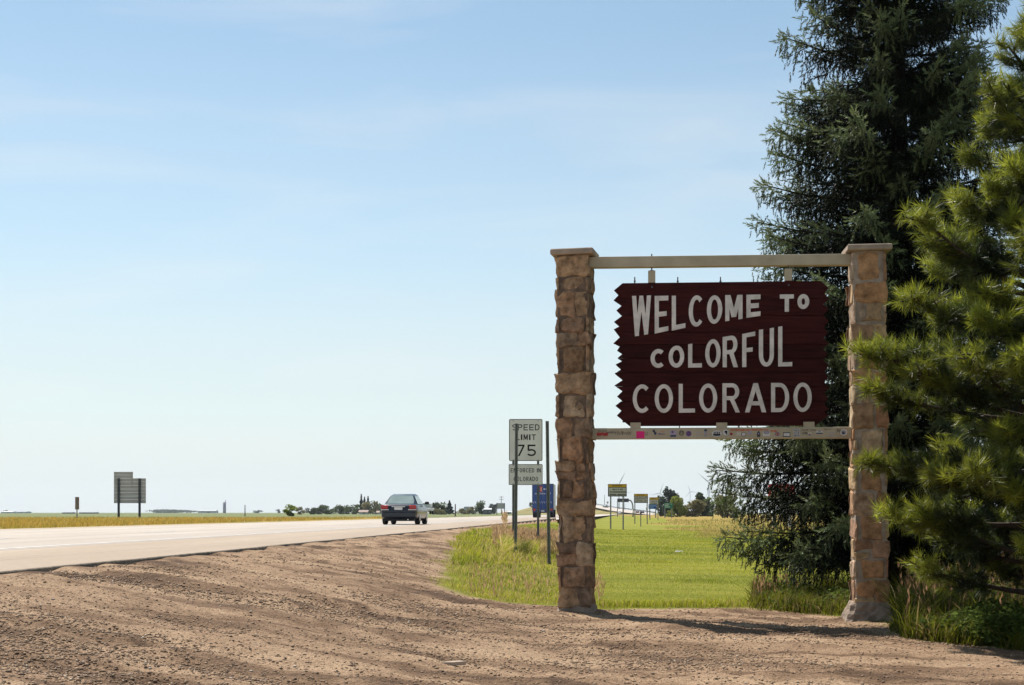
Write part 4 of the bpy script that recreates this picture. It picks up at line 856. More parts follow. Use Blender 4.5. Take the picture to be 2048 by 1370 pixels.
# ------------------------------------------------------------------ loose gravel
def pebbles(n, seed, d0, d1, smin, smax, dark):
    r = np.random.default_rng(seed); X, Y = wedge(n, d0, d1, -200, 2300, seed); k = (poly_sd(X, Y, gp) > .05) & (sdist(X, Y) > .1); X, Y = X[k], Y[k]
    rad = np.hypot(X-5, Y-32)+.8*vnoise(X, Y, .35, 3); an = np.arctan2(Y-32, X-5); dens = (1-vnoise(rad, an*6, 1.9, 5))*.75+vnoise(X, Y, .9, 7)*.4+.05
    k = r.random(len(X)) < np.clip((dens-.42)*2.2, .16, 1); X, Y = X[k], Y[k]; n = len(X); s = smin*(smax/smin)**(r.random(n)**1.9)
    O = np.array([(1.15, 0, 0), (0, .9, 0), (-1.15, 0, 0), (0, -.9, 0), (0, 0, .6), (0, 0, -.6)]); FO = np.array([(0, 1, 4), (1, 2, 4), (2, 3, 4), (3, 0, 4), (1, 0, 5), (2, 1, 5), (3, 2, 5), (0, 3, 5)])
    a = r.random(n)*6.28; ca, sa = np.cos(a), np.sin(a); Q = O[None]*r.uniform(.6, 1.35, (n, 6, 1))*s[:, None, None]
    V = np.stack([Q[..., 0]*ca[:, None]-Q[..., 1]*sa[:, None], Q[..., 0]*sa[:, None]+Q[..., 1]*ca[:, None], Q[..., 2]], -1)
    V += np.stack([X, Y, gzb(X, Y)+s*.18], -1)[:, None]
    base = np.array([[.19, .121, .075], [.265, .175, .108], [.34, .235, .152], [.12, .076, .048], [.30, .19, .115], [.46, .38, .30]]); c = base[r.choice(6, n, p=[.26, .28, .14, .14, .16, .02])]*r.uniform(.8, 1.2, (n, 1))
    return V.reshape(-1, 3), (np.arange(n)[:, None, None]*6+FO[None]).reshape(-1, 3), np.repeat(c, 6, 0)
V, Fc, C = merge([pebbles(135000, 121, 7, 17, .0045, .0165, 0), pebbles(46000, 122, 14, 40, .009, .022, 0)])
print('pebble tris', len(Fc)); tag(link('loose_gravel', arr_mesh('loose_gravel', V, Fc, C), m_pebble), 'loose brown gravel stones strewn over the pull-off', 'gravel', kind='stuff')

# ------------------------------------------------------------------ sedan
def sedan(paint, m_gl=None):
    root = empty('sedan', (0, 0, 0)); gl = m_gl or m_glass
    st = [(-2.38, .70, .66, .40), (-2.33, .82, .90, .30), (-2.15, .875, .985, .24), (-1.75, .90, 1.0, .20), (-1.0, .905, .96, .19), (.2, .905, .95, .19), (1.0, .905, .96, .19), (1.5, .895, .91, .20), (2.0, .86, .84, .23), (2.28, .78, .74, .28), (2.38, .66, .60, .38)]
    prof = [(0, 1.0, 1), (.55, 1.0, 1), (.84, .985, 1), (.955, .90, 1), (1.0, .70, 1), (1.0, .45, 1), (.975, .18, 1), (.90, .0, 1), (0, .0, 1)]
    V = []; n = len(prof)
    for y, w, zt, zb in st:
        half = [(a*w, y, zb+(zt-zb)*b) for a, b, _ in prof]
        V += half+[(-x, yy, z) for x, yy, z in half[-2:0:-1]]
    m = 2*n-2; Fs = []
    for i in range(len(st)-1):
        for k in range(m): Fs.append((i*m+k, i*m+(k+1) % m, (i+1)*m+(k+1) % m, (i+1)*m+k))
    Fs += [tuple(range(m-1, -1, -1)), tuple(range((len(st)-1)*m, len(st)*m))]
    mb = MB(); mb.add(V, Fs); body = mb.build('body', paint, root, True)
    s = body.modifiers.new('sub', 'SUBSURF'); s.levels = 1; s.render_levels = 1
    # cabin
    bz, rz = .93, 1.44
    C = [(-1.72, .72, bz), (-1.40, .68, 1.13), (-1.0, .57, 1.375), (-.76, .51, 1.44), (-.2, .53, 1.475), (.25, .52, 1.455), (.45, .56, 1.40), (1.20, .76, bz)]
    V = []
    for y, w, z in C: V += [(-w, y, z), (w, y, z)]
    lo = [(-.80, -1.92, .90), (.80, -1.92, .90), (.80, 1.20, .90), (-.80, 1.20, .90)]
    mb = MB(); Fs = [(2*i, 2*i+1, 2*i+3, 2*i+2) for i in range(len(C)-1)]
    b0 = len(V); belt = []
    for y, w, z in C: V += [(-.80, y, .90), (.80, y, .90)]
    for i in range(len(C)-1): Fs += [(b0+2*i, 2*i, 2*i+2, b0+2*i+2), (2*i+1, b0+2*i+1, b0+2*i+3, 2*i+3)]
    mb.add(V, Fs); mb.build('roof', paint, root, True)
    mb = MB(); mb.add([(-.63, -1.665, 1.00), (.63, -1.665, 1.00), (.615, -1.42, 1.145), (-.615, -1.42, 1.145), (.50, -1.02, 1.392), (-.50, -1.02, 1.392)], [(0, 1, 2, 3), (3, 2, 4, 5)]); mb.build('rear_window', gl, root)
    mb = MB(); mb.add([(-.68, 1.10, 1.01), (.68, 1.10, 1.01), (.55, .47, 1.415), (-.55, .47, 1.415)], [(1, 0, 3, 2)]); mb.build('windscreen', gl, root)
    for sg in (-1, 1):
        for ya, yb, yc, yd in ((-1.45, -.42, -.42, -.98), (-.36, .92, .36, -.36)):
            mb = MB(); f = lambda z: .80-(.80-.545)*(z-.90)/(1.43-.90)+.012
            pts = [(sg*(f(.97)+.012), ya, .98), (sg*(f(.97)+.012), yb, .98), (sg*f(1.36), yc, 1.36), (sg*f(1.36), yd, 1.36)]
            mb.add(pts, [(0, 1, 2, 3) if sg > 0 else (3, 2, 1, 0)]); mb.build('side_window', gl, root)
        mb = MB(); mb.bbox(sg*.97-.10, sg*.97+.10, .66, .78, .97, 1.11, .03); mi = mb.build('wing_mirror', paint if sg < 0 else m_black, root)
        mb = MB(); mb.box(min(sg*.88, sg*.78), max(sg*.88, sg*.78), .70, .75, .98, 1.02); mb.build('mirror_arm', m_black, mi)
        mb = MB(); x0, x1 = (.50, .835) if sg > 0 else (-.835, -.50); mb.bbox(x0, x1, -2.405, -2.18, .735, .92, .03); tl = mb.build('tail_lamp', m_red_lamp, root)
        mb = MB(); mb.bbox(x0-.04*(sg > 0), x1+.04*(sg < 0), -2.41, -2.2, .685, .73, .012); mb.build('reversing_lamp', m_white_lamp, tl)
        mb = MB(); mb.bbox(sg*.62-.17, sg*.62+.17, 2.16, 2.36, .60, .72, .03); mb.build('headlight', m_white_lamp, root)
        for yy in (-1.36, 1.36):
            mb = MB(); mb.tube([(sg*.66, yy, .325), (sg*.70, yy, .325), (sg*.86, yy, .325), (sg*.885, yy, .325)], [.29, .325, .325, .29], 24); ty = mb.build('tyre', m_rubber, root, True)
            mb = MB(); mb.tube([(sg*.84, yy, .325), (sg*.893, yy, .325)], [.21, .20], 20); mb.build('rim', m_rim, ty, True)
    mb = MB(); mb.bbox(-.80, .80, -2.42, -2.30, .34, .60, .04); mb.build('bumper', paint, root)
    mb = MB(); mb.box(-.72, .72, -2.25, 2.1, .17, .34); mb.build('underside', m_black, root)
    mb = MB(); mb.box(-.19, .19, -2.435, -2.40, .70, .82); mb.build('number_plate', m_plate, root)
    mb = MB(); mb.box(-.32, .32, -2.43, -2.38, .835, .865); mb.build('chrome_strip', m_chrome, root)
    mb = MB(); mb.tube([(.45, -2.40, .24), (.45, -2.1, .24)], .03, 8); mb.build('exhaust_pipe', m_chrome, root)
    return root
m_paint_navy = mat('paint_dark_slate', (.010, .014, .024), .3, .04, metal=.2, coat=.35, spec=.4)
car = sedan(m_paint_navy); car.location = on_road(-4.25, 73.0); car.rotation_euler = (0, 0, -PHI)
tag(car, 'dark slate sedan seen from behind driving away on the concrete road', 'car')

# far vehicles: same build, other paint
def far_car(px, py, d, label, paint, rz=0, sc=1.0, z=None):
    c = copy_tree(car); p = P(px, py, d); c.location = tuple(p); c.rotation_euler = (0, 0, rz); c.scale = (sc,)*3; c.name = 'far_car'
    for o in c.children:
        if o.name.split('.')[0] in ('body', 'roof', 'bumper', 'wing_mirror'):
            o.data = o.data.copy(); o.data.materials[0] = paint
    tag(c, label, 'car', 'distant cars on the road ahead'); return c
pw = mat('paint_white', (.6, .6, .6), .35, .03); pg = mat('paint_grey', (.12, .125, .13), .3, .03, metal=.4); pr_ = mat('paint_red_brown', (.16, .06, .05), .3, .03, metal=.3)
far_car(1284.3, 1027.0, 540, 'distant dark car in the lane beyond the yellow topped signs', m_paint_navy, -PHI*1.3, .9)
far_car(1275.0, 1026.5, 545, 'distant brownish car just ahead of a dark car', pr_, -PHI*1.3, .75)
far_car(1239, 1028.9, 515, 'distant light grey car where the lanes divide', pw, -PHI, .8)
far_car(1211, 1015.4, 690, 'distant grey car climbing the embankment lanes', pg, R_(12), 1)

# ------------------------------------------------------------------ blue box lorry
def lorry():
    p = on_road(-2.35, 180); root = empty('box_lorry', p, -PHI, 'blue box lorry with red and white rear emblem driving away', 'lorry')
    blue = mat('lorry_blue', (.025, .065, .24), .45, .06, 1.0); dblue = mat('lorry_frame_blue', (.03, .05, .15), .5, 0); white = mat('lorry_white', (.65, .66, .68), .5, .05)
    red = mat('lorry_red', (.5, .05, .05), .5, 0); orange = mat('lorry_orange', (.75, .28, .15), .5, 0); sil = mat('lorry_side', (.45, .47, .50), .5, .05)
    mb = MB(); mb.bbox(-1.28, 1.28, 0, 7.0, .95, 4.05, .03); box = mb.build('cargo_box', sil, root)
    for sg in (-1, 1):
        mb = MB(); a, b = (-1.2, -.012) if sg < 0 else (.012, 1.2); mb.bbox(a, b, -.05, -.004, 1.0, 3.97, .012); dr = mb.build('rear_door', blue, root)
        mb = MB(); mb.tube([(sg*.35, -.09, 1.0), (sg*.35, -.09, 3.95)], .02, 6); mb.build('lock_rod', dblue, dr)
    for x0, x1, z0, z1 in ((-1.29, -1.205, .9, 4.06), (1.205, 1.29, .9, 4.06), (-1.204, 1.204, 3.975, 4.06)):
        mb = MB(); mb.box(x0, x1, -.07, .0, z0, z1); mb.build('door_frame', dblue, root)
    def dsk(mb, cx, cz, r, y, m, a0=0, a1=360, inner=0, n=20):
        A = np.radians(np.linspace(a0, a1, n+1))
        for a, b in zip(A[:-1], A[1:]): mb.add([(cx+r*math.cos(a), y, cz+r*math.sin(a)), (cx+r*inner*math.cos(a), y, cz+r*inner*math.sin(a)), (cx+r*inner*math.cos(b), y, cz+r*inner*math.sin(b)), (cx+r*math.cos(b), y, cz+r*math.sin(b))], [(0, 1, 2, 3)], m)
    mb = MB(); dsk(mb, -.22, 3.42, .36, -.056, 0, 60, 300, .62); dsk(mb, -.14, 3.42, .24, -.060, 1, 75, 285, 0); 
    mb.add([(.02, -.058, 3.42), (.2, -.058, 3.3), (.2, -.058, 3.37), (.55, -.058, 3.37), (.55, -.058, 3.47), (.2, -.058, 3.47), (.2, -.058, 3.54)], [(0, 1, 2, 3, 4, 5, 6)], 2); mb.build('emblem', [red, orange, white], root)
    mb = MB(); x = -.95; rnd = random.Random(4)
    while x < .9: w = rnd.uniform(.05, .12); mb.box(x, x+w*.75, -.056, -.0505, 2.80, 2.80+rnd.choice([.14, .14, .22]), 0); x += w+.045
    mb.build('lettering', white, root)
    mb = MB()
    for i in range(9):
        x = -1.12+i*.27; mb.add([(x, -.056, 1.72), (x+.06, -.056, 1.72), (x-.10, -.056, 1.94), (x-.16, -.056, 1.94)], [(0, 1, 2, 3)])
    mb.build('stripe_marking', white, root)
    mb = MB(); mb.bbox(-1.25, 1.25, -.12, .02, .62, .94, .02); bp = mb.build('rear_bumper', dblue, root)
    for sg in (-1, 1):
        mb = MB(); mb.bbox(sg*1.02-.15, sg*1.02+.15, -.16, -.10, .80, 1.10, .02); mb.build('tail_lamp', m_red_lamp, root)
        mb = MB(); mb.box(sg*.95-.28, sg*.95+.28, .25, .27, .15, .7); mb.build('mud_flap', m_rubber, root)
        for yy in (.9, 2.2, 7.6):
            mb = MB(); mb.tube([(sg*.62, yy, .5), (sg*.66, yy, .5), (sg*1.2, yy, .5), (sg*1.24, yy, .5)], [.45, .5, .5, .45], 20); mb.build('tyre', m_rubber, root, True)
    mb = MB(); mb.box(-.2, .2, -.135, -.122, .72, .86); mb.build('number_plate', m_plate, root)
    mb = MB(); mb.box(-.9, .9, .3, 9.3, .55, .93); mb.build('chassis', m_black, root)
    mb = MB(); mb.bbox(-1.2, 1.2, 7.3, 9.6, .6, 3.3, .1); cab = mb.build('cab', blue, root)
    mb = MB(); mb.box(-1.05, 1.05, 9.58, 9.62, 1.9, 2.9); mb.build('windscreen', m_glass, cab)
    return root
lorry()

# van seen beyond the car, on the far carriageway
def pickup(px, py, d):
    p = P(px, py, d); root = empty('pickup_truck', tuple(p), math.pi-PHI, 'white pickup showing past the dark sedan on the far carriageway', 'pickup')
    mb = MB(); mb.bbox(-.98, .98, -2.8, 2.6, .55, 1.1, .08); mb.build('body', pw, root)
    mb = MB(); mb.bbox(-.9, .9, -.9, 1.1, 1.1, 1.88, .16); cab = mb.build('cab', pw, root)
    mb = MB(); mb.box(-.75, .75, 1.09, 1.13, 1.22, 1.74); mb.build('windscreen', m_glass, cab)
    mb = MB(); mb.bbox(-.9, .9, 2.58, 2.66, .62, .98, .03); mb.build('grille', m_chrome, root)
    for sg in (-1, 1):
        mb = MB(); mb.bbox(sg*.8-.14, sg*.8+.14, 2.56, 2.68, .78, 1.0, .03); mb.build('headlight', m_white_lamp, root)
        for yy in (-1.8, 1.7): mb = MB(); mb.tube([(sg*.72, yy, .4), (sg*.98, yy, .4)], .4, 18); mb.build('tyre', m_rubber, root, True)
    return root
pickup(853, 1028.5, 255)

# ------------------------------------------------------------------ signs further off
def back_sign():
    d = 150.0; o = G(259, d); root = empty('road_sign', tuple(o), 0, 'grey back of a stepped highway sign on two dark posts across the road', 'sign')
    q = lambda px, py: (P(px, py, d)[0]-o[0], P(px, py, d)[2]-o[2])
    ax, az = q(227, 1006.5); bx, bz = q(291, 956.5); cx, cz = q(265, 943.5); zs = list(np.linspace(az, bz, 8))
    for k in range(7):
        mb = MB(); mb.box(ax, bx, .15, .18, zs[k]+.006, zs[k+1]-.006); mb.build('panel', m_alu, root)
    for k, (u, v) in enumerate(((bz, bz+(cz-bz)/2), (bz+(cz-bz)/2, cz))):
        mb = MB(); mb.box(ax, cx, .15, .18, u+.006, v-.006); mb.build('panel', m_alu, root)
    for px in (230.5, 263): mb = MB(); x, z = q(px, 944); mb.box(x-.03, x+.03, .10, .149, q(0, 976)[1], z); mb.build('brace', m_alu, root)
    for px in (237.2, 279): mb = MB(); x, z = q(px, 956.5); mb.box(x-.1, x+.1, -.06, .14, -.3, z); mb.build('post', mat('post_dark', (.05, .055, .065), .7, .15), root)
back_sign()
def small_sign():
    d = 120.0; o = G(154, d); root = empty('road_sign', tuple(o), 0, 'narrow brown back of a small marker sign across the road', 'sign'); q = lambda px, py: (P(px, py, d)[0]-o[0], P(px, py, d)[2]-o[2])
    a = q(150, 1019); b = q(158, 994); mb = MB(); mb.box(a[0], b[0], .03, .05, a[1], b[1]); mb.build('panel', mat('panel_brown', (.24, .17, .14), .7, .15), root)
    mb = MB(); mb.box(-.04, .04, -.03, .029, -.3, b[1]); mb.build('post', m_post, root)
small_sign()
m_amber = mat('sign_amber', (.55, .33, .01), .5, .06); m_signw = mat('sign_offwhite', (.46, .45, .41), .5, .06)
def notice(x0, x1, yt, yb, yh, posts, d, label, lines, seed, base=None):
    o = G((x0+x1)/2, d); root = empty('notice_sign', tuple(o), 0, label, 'sign', 'yellow topped notice signs'); q = lambda px, py: (P(px, py, d)[0]-o[0], P(px, py, d)[2]-o[2])
    ax, az = q(x0, yb); bx, bz = q(x1, yt); hz = q(x0, yh)[1]; r = random.Random(seed)
    mb = MB(); mb.box(ax, bx, 0, .03, az, bz); mb.build('panel', m_plate_black, root)
    mb = MB(); mb.box(ax+.07, bx-.07, -.012, -.001, az+.07, hz-.02); pl = mb.build('message_face', m_signw, root)
    mb = MB(); mb.box(ax+.03, bx-.03, -.014, -.001, hz+.02, bz-.03); hd = mb.build('header', m_amber, root)
    mb = MB(); x = ax+(bx-ax)*.22
    while x < bx-(bx-ax)*.24: w = (bx-ax)*.05; mb.box(x, x+w*.72, -.016, -.0145, hz+(bz-hz)*.3, hz+(bz-hz)*.72); x += w
    mb.build('header_print', mat('print_brown', (.16, .09, .01), .6, 0), hd)
    n = len(lines)
    for k, (u0, u1) in enumerate(lines):
        mb = MB(); zc = hz-(hz-az)*(k+.75)/(n+.5); hh = (hz-az)/(n+.5)*.26; x = ax+(bx-ax)*u0
        while x < ax+(bx-ax)*u1:
            w = (bx-ax)*r.uniform(.03, .05)
            if r.random() > .16: mb.box(x, x+w*.7, -.016, -.0125, zc-hh, zc+hh)
            elif mb.v: mb.build('message_word', m_plate_black, pl); mb = MB()
            x += w
        if mb.v: mb.build('message_word', m_plate_black, pl)
    for px in posts: mb = MB(); x = q(px, 0)[0]; mb.box(x-.05, x+.05, .031, .13, -.3, bz-.1); mb.build('post', m_post, root)
notice(1216, 1253.5, 968, 993, 974.8, (1221.5, 1246.5), 110, 'largest yellow topped notice sign, in front of the dark message board', [(.24, .78), (.1, .92), (.05, .95)], 1)
notice(1268, 1296, 987.6, 1005.8, 992.4, (1269.8, 1294.5), 160, 'middle sized yellow topped notice sign between the largest one and the blue sign', [(.1, .95), (.08, .95), (.1, .9), (.1, .9)], 2)
notice(1298.5, 1317.5, 994.6, 1009, 999.6, (1300, 1316), 215, 'smallest yellow topped notice sign, above the blue sign', [(.2, .85), (.15, .8)], 3)
def message_board():
    d = 300.0; o = G(1266, d); root = empty('message_board', tuple(o), 0, 'dark electronic message board on a curved grey arm beside the road', 'sign'); q = lambda px, py: (P(px, py, d)[0]-o[0], P(px, py, d)[2]-o[2])
    a = q(1234.5, 1004.2); b = q(1257.5, 997); mb = MB(); mb.bbox(a[0], b[0], -.3, .3, a[1], b[1], .04); cab = mb.build('display_cabinet', mat('board_dark', (.035, .035, .055), .5, .1), root)
    mb = MB(); mb.box(a[0]+.12, b[0]-.12, -.312, -.301, a[1]+.12, b[1]-.12); mb.build('display_face', mat('board_face', (.05, .05, .075), .4, .15), cab)
    pts = [(0, 0, -.3), (0, 0, 1.6)]; e = q(1257, 1000.5)
    for t in np.linspace(0, math.pi/2, 8): pts.append((e[0]*.75*(1-math.cos(t)), 0, 1.6+(e[1]-1.6)*math.sin(t)))
    pts.append((e[0], 0, e[1])); mb = MB(); mb.tube(pts, .14, 10); mb.build('curved_arm', m_post, root, True)
    mb = MB(); p = q(1235, 1004); mb.tube([(p[0], .2, gz(p[0]+o[0], d)-o[2]), (p[0], .2, p[1]+.3)], .08, 8); mb.build('prop', m_post, root)
message_board()
def panel_sign(name, x0, x1, yt, yb, d, mats, label, posts, marks):
    o = G((x0+x1)/2, d); root = empty(name, tuple(o), 0, label, 'sign'); q = lambda px, py: (P(px, py, d)[0]-o[0], P(px, py, d)[2]-o[2])
    a = q(x0, yb); b = q(x1, yt); mb = MB(); mb.box(a[0], b[0], 0, .06, a[1], b[1]); pl = mb.build('panel', mats[0], root)
    mb = MB()
    for u0, u1, v0, v1 in marks: mb.box(a[0]+(b[0]-a[0])*u0, a[0]+(b[0]-a[0])*u1, -.03, -.001, a[1]+(b[1]-a[1])*v0, a[1]+(b[1]-a[1])*v1)
    mb.build('print', mats[1], pl)
    for px in posts: mb = MB(); x = q(px, 0)[0]; mb.box(x-.09, x+.09, .061, .2, -.3, b[1]-.1); mb.build('post', m_post, root)
mg = mat('sign_green', (.01, .17, .10), .5, .05); mw = mat('print_white', (.55, .6, .58), .5, 0); mbl = mat('sign_blue', (.10, .22, .50), .5, .05); mdb = mat('logo_navy', (.02, .06, .28), .5, 0)
panel_sign('direction_sign', 1328, 1345.5, 1005.6, 1016.6, 265, (mg, mw), 'green highway direction sign in front of the lime green bush', (1330, 1343.5), [(.1, .6, .72, .84), (.1, .5, .45, .56), (.1, .66, .18, .3), (.8, .88, .7, .84)])
panel_sign('service_sign', 1297, 1313, 1008.6, 1018, 270, (mbl, mdb), 'blue roadside services sign below the smallest yellow topped notice', (1299.5, 1311.5), [(.62, .95, .1, .5), (.08, .24, .15, .5), (.4, .52, .1, .3)])
def post_sign(px, yt, yb, d, label, w, mt):
    o = G(px, d); root = empty('road_sign', tuple(o), 0, label, 'sign'); q = lambda a, b: (P(a, b, d)[0]-o[0], P(a, b, d)[2]-o[2])
    a = q(px-w/2, yb); b = q(px+w/2, yt); mb = MB(); mb.prism(rrect(a[0], b[0], a[1], b[1], .15), 0, .03); mb.build('panel', mt, root)
    mb = MB(); mb.box(-.04, .04, .031, .09, -.3, b[1]-.05); mb.build('post', m_post, root)
post_sign(1281.6, 1024.5, 1028, 135, 'small dark marker sign standing in the dry grass before the notice signs', 3.5, m_steel_dark)
post_sign(1293.5, 1014.5, 1020, 300, 'small round grey sign next to the blue services sign', 3.2, m_alu)
post_sign(1215.2, 1002.8, 1007, 780, 'small grey sign near the top of the embankment lanes', 3.6, m_alu)
def white_back():
    d = 420.0; o = G(1002, d); root = empty('road_sign', tuple(o), 0, 'pale back of a rectangular highway sign before the farm buildings', 'sign'); q = lambda a, b: (P(a, b, d)[0]-o[0], P(a, b, d)[2]-o[2])
    a = q(994, 1017.6); b = q(1009.6, 1006.2); mb = MB(); mb.box(a[0], b[0], 0, .08, a[1], b[1]); mb.build('panel', m_alu, root)
    for px in (993.6, 1009.2): mb = MB(); x = q(px, 0)[0]; mb.box(x-.12, x+.12, -.2, -.01, -.3, b[1]); mb.build('post', m_post, root)
white_back()
def red_sign():
    d = 130.0; o = G(1567, d); root = empty('station_sign', tuple(o), 0, 'red and white filling station board glimpsed through the spruce', 'sign'); q = lambda a, b: (P(a, b, d)[0]-o[0], P(a, b, d)[2]-o[2])
    a = q(1538, 995.5); b = q(1591, 968); rd = mat('board_red', (.42, .02, .03), .5, .08); mb = MB(); mb.bbox(a[0], b[0], 0, .5, a[1], b[1], .03); pl = mb.build('board', rd, root)
    mb = MB(); mb.box(a[0]-.03, b[0]+.03, -.02, .52, a[1]-.12, a[1]-.002); mb.build('trim', pw, root)
    mb = MB()
    for i, (u, w) in enumerate(((.08, .1), (.3, .05), (.52, .04), (.72, .05))): mb.box(a[0]+(b[0]-a[0])*u, a[0]+(b[0]-a[0])*(u+w), -.02, -.001, a[1]+.25, b[1]-.2)
    mb.build('print', pw, pl)
    for u in (.2, .8): mb = MB(); x = a[0]+(b[0]-a[0])*u; mb.box(x-.12, x+.12, .1, .4, -.4, a[1]-.125); mb.build('post', pw, root)
red_sign()

# ------------------------------------------------------------------ poles, turbines, farmsteads, far trees
def pole(px, yt, d, label, r=.12, arms=True, group=None):
    o = G(px, d); h = P(px, yt, d)[2]-o[2]; root = empty('utility_pole', tuple(o), 0, label, 'pole', group); wd = mat('pole_wood', (.10, .08, .065), .9, .2)
    mb = MB(); mb.tube([(0, 0, -.5), (0, 0, h)], [r, r*.7], 8); mb.build('shaft', wd, root)
    if arms:
        for z in (h-.5, h-1.7): mb = MB(); mb.box(-1.1, 1.1, -.16, -.08, z-.08, z+.08); mb.build('crossarm', wd, root)
pole(1002.6, 992, 700, 'utility pole with crossarms rising over the pale highway sign', .16)
pole(910.6, 1008, 210, 'slender dark post beside the conifer at the tree row', .10, False); pole(490, 1010, 230, 'lone thin post in the dry verge left of the trees', .09, False)
pole(1209, 990, 790, 'lone lamp pole over the embankment lanes', .16, False)
m_turb = mat('turbine_white', (.36, .38, .41), .5, .03)
def turbine(px, py, d, a0, bl, label):
    o = G(px, d); hub = P(px, py, d); root = empty('wind_turbine', tuple(o), 0, label, 'wind turbine', 'wind turbines on the skyline'); h = hub[2]-o[2]
    mb = MB(); mb.tube([(0, 0, -1), (0, 0, h)], [2.2, 1.3], 12); mb.build('tower', m_turb, root, True)
    mb = MB(); mb.bbox(-1.7, 1.7, -3, 7, h-1.7, h+1.9, .5); mb.build('nacelle', m_turb, root)
    mb = MB(); mb.tube([(0, -6, h), (0, -5, h), (0, -3, h)], [.4, 1.7, 1.9], 12); hb = mb.build('hub', m_turb, root, True)
    for k in range(3):
        a = R_(a0+120*k); c, s = math.cos(a), math.sin(a); V = []
        for t, ch in ((0, 1.0), (.06, 1.2), (.2, 2.1), (.5, 1.35), (1, .25)):
            x, z = c*bl*t, s*bl*t; V += [(x-s*ch, -4.6-.35, h+z+c*ch), (x+s*ch*.6, -4.6-.1, h+z-c*ch*.6), (x+s*ch*.6, -4.6+.1, h+z-c*ch*.6), (x-s*ch, -4.6+.35, h+z+c*ch)]
        Fs = [(i*4+q, i*4+(q+1) % 4, i*4+4+(q+1) % 4, i*4+4+q) for i in range(4) for q in range(4)]; mb = MB(); mb.add(V, Fs); mb.build('blade', m_turb, root)
turbine(1238, 968.6, 4300, 63, 39, 'wind turbine rising behind the largest yellow topped notice')
turbine(1320, 986, 5600, 72, 40, 'wind turbine half hidden by the dark tree of the roadside clump')
turbine(1380.3, 983, 7200, 110, 38, 'smallest full wind turbine above the olive bush')
turbine(1418, 965, 4300, 140, 43, 'wind turbine beside the edge of the spruce')
turbine(1249, 985, 7600, 2, 38, 'wind turbine almost wholly behind the largest yellow topped notice')

def house(x0, x1, yb, ye, yr, d, label, wall, roof, depth=8, cat='building', name='farm_building', gable=True):
    o = G((x0+x1)/2, d); root = empty(name, tuple(o), 0, label, cat); q = lambda a, b: (P(a, b, d)[0]-o[0], P(a, b, d)[2]-o[2])
    a = q(x0, yb)[0]; b = q(x1, yb)[0]; e = q(x0, ye)[1]; t = q(x0, yr)[1]; mb = MB(); mb.box(a, b, 0, depth, -.5, e); mb.build('wall', wall, root)
    mb = MB(); v = .35; mb.add([(a-v, -v, e+.01), (b+v, -v, e+.01), (b+v, depth+v, e+.01), (a-v, depth+v, e+.01), (a-v, depth/2, t), (b+v, depth/2, t)], [(0, 1, 5, 4), (2, 3, 4, 5), (1, 2, 5), (3, 0, 4), (3, 2, 1, 0)]); mb.build('roof', roof, root)
    mb = MB(); w = (b-a); mb.box(a+w*.55, a+w*.7, -.05, -.004, 0, min(2.2, e*.8)); mb.build('door', m_steel_dark, root)
    for u in (.2, .38, .82): mb = MB(); mb.box(a+w*u, a+w*(u+.08), -.04, -.004, e*.4, e*.75); mb.build('window', m_glass, root)
wl = mat('wall_pale', (.50, .48, .45), .8, .08); wd_ = mat('wall_dark_metal', (.10, .10, .13), .7, .1); rf1 = mat('roof_pink_brown', (.30, .22, .19), .8, .1); rf2 = mat('roof_white_metal', (.55, .55, .55), .5, .06); wg = mat('wall_blue_grey', (.25, .29, .33), .8, .08)
house(718, 734, 1028.5, 1024, 1020, 620, 'pinkish brown roofed house between the tall conifers and a broad tree', wl, rf1); house(744, 757, 1028.5, 1025, 1021.5, 640, 'low brown roofed shed at the foot of the trees left of the sedan', wl, rf1)
house(966, 981.5, 1028, 1019, 1016.2, 560, 'dark metal barn with a pale roof right of the broad tree', wd_, rf2, 12); house(928, 944, 1020.5, 1013.5, 1012.5, 1400, 'blue grey grain building far behind the tree row', wg, wg, 20)
house(1008, 1023, 1026.5, 1024, 1022.4, 700, 'low white roofed shed right of the pale highway sign', wl, rf2); house(943, 951, 1027.6, 1020, 1016, 600, 'small cream shed left of the broad tree', wl, wl, 5)
house(2, 24, 1026.5, 1023.8, 1022.2, 2000, 'far white roofed farm shed on the skyline', wg, rf2, 25); house(28, 51, 1027, 1024, 1022.8, 2000, 'far long grey farm shed on the skyline', wg, wg, 25)
house(396, 431, 1023.5, 1021.6, 1020.4, 2600, 'far white farm buildings left of the silo', wg, rf2, 25)
for i, (a, b) in enumerate(((124, 142), (158, 172), (174, 189))): house(a, b, 1028.6, 1025, 1024.4, 1100, ['far dark feed stack left of the small marker sign', 'far dark feed stack right of the small marker sign', 'far dark feed stack nearest the stepped highway sign'][i], wd_, wd_, 12, 'stack', 'feed_stack')
def silo():
    d = 2400; o = G(449, d); root = empty('grain_silo', tuple(o), 0, 'tall grey grain silo standing alone on the skyline', 'silo'); h = P(0, 1005, d)[2]-o[2]; h2 = P(0, 1001.5, d)[2]-o[2]; ms = mat('silo_steel', (.16, .16, .22), .6, .1)
    mb = MB(); mb.tube([(0, 0, -1), (0, 0, h)], 2.5, 20); mb.build('drum', ms, root, True); mb = MB(); mb.tube([(0, 0, h+.01), (0, 0, h+1.3)], [2.6, .4], 20); mb.build('cap', ms, root)
    mb = MB(); mb.box(1.3, 2.2, -.4, .4, h+.2, h2+.8); mb.build('elevator_head', ms, root)
silo()

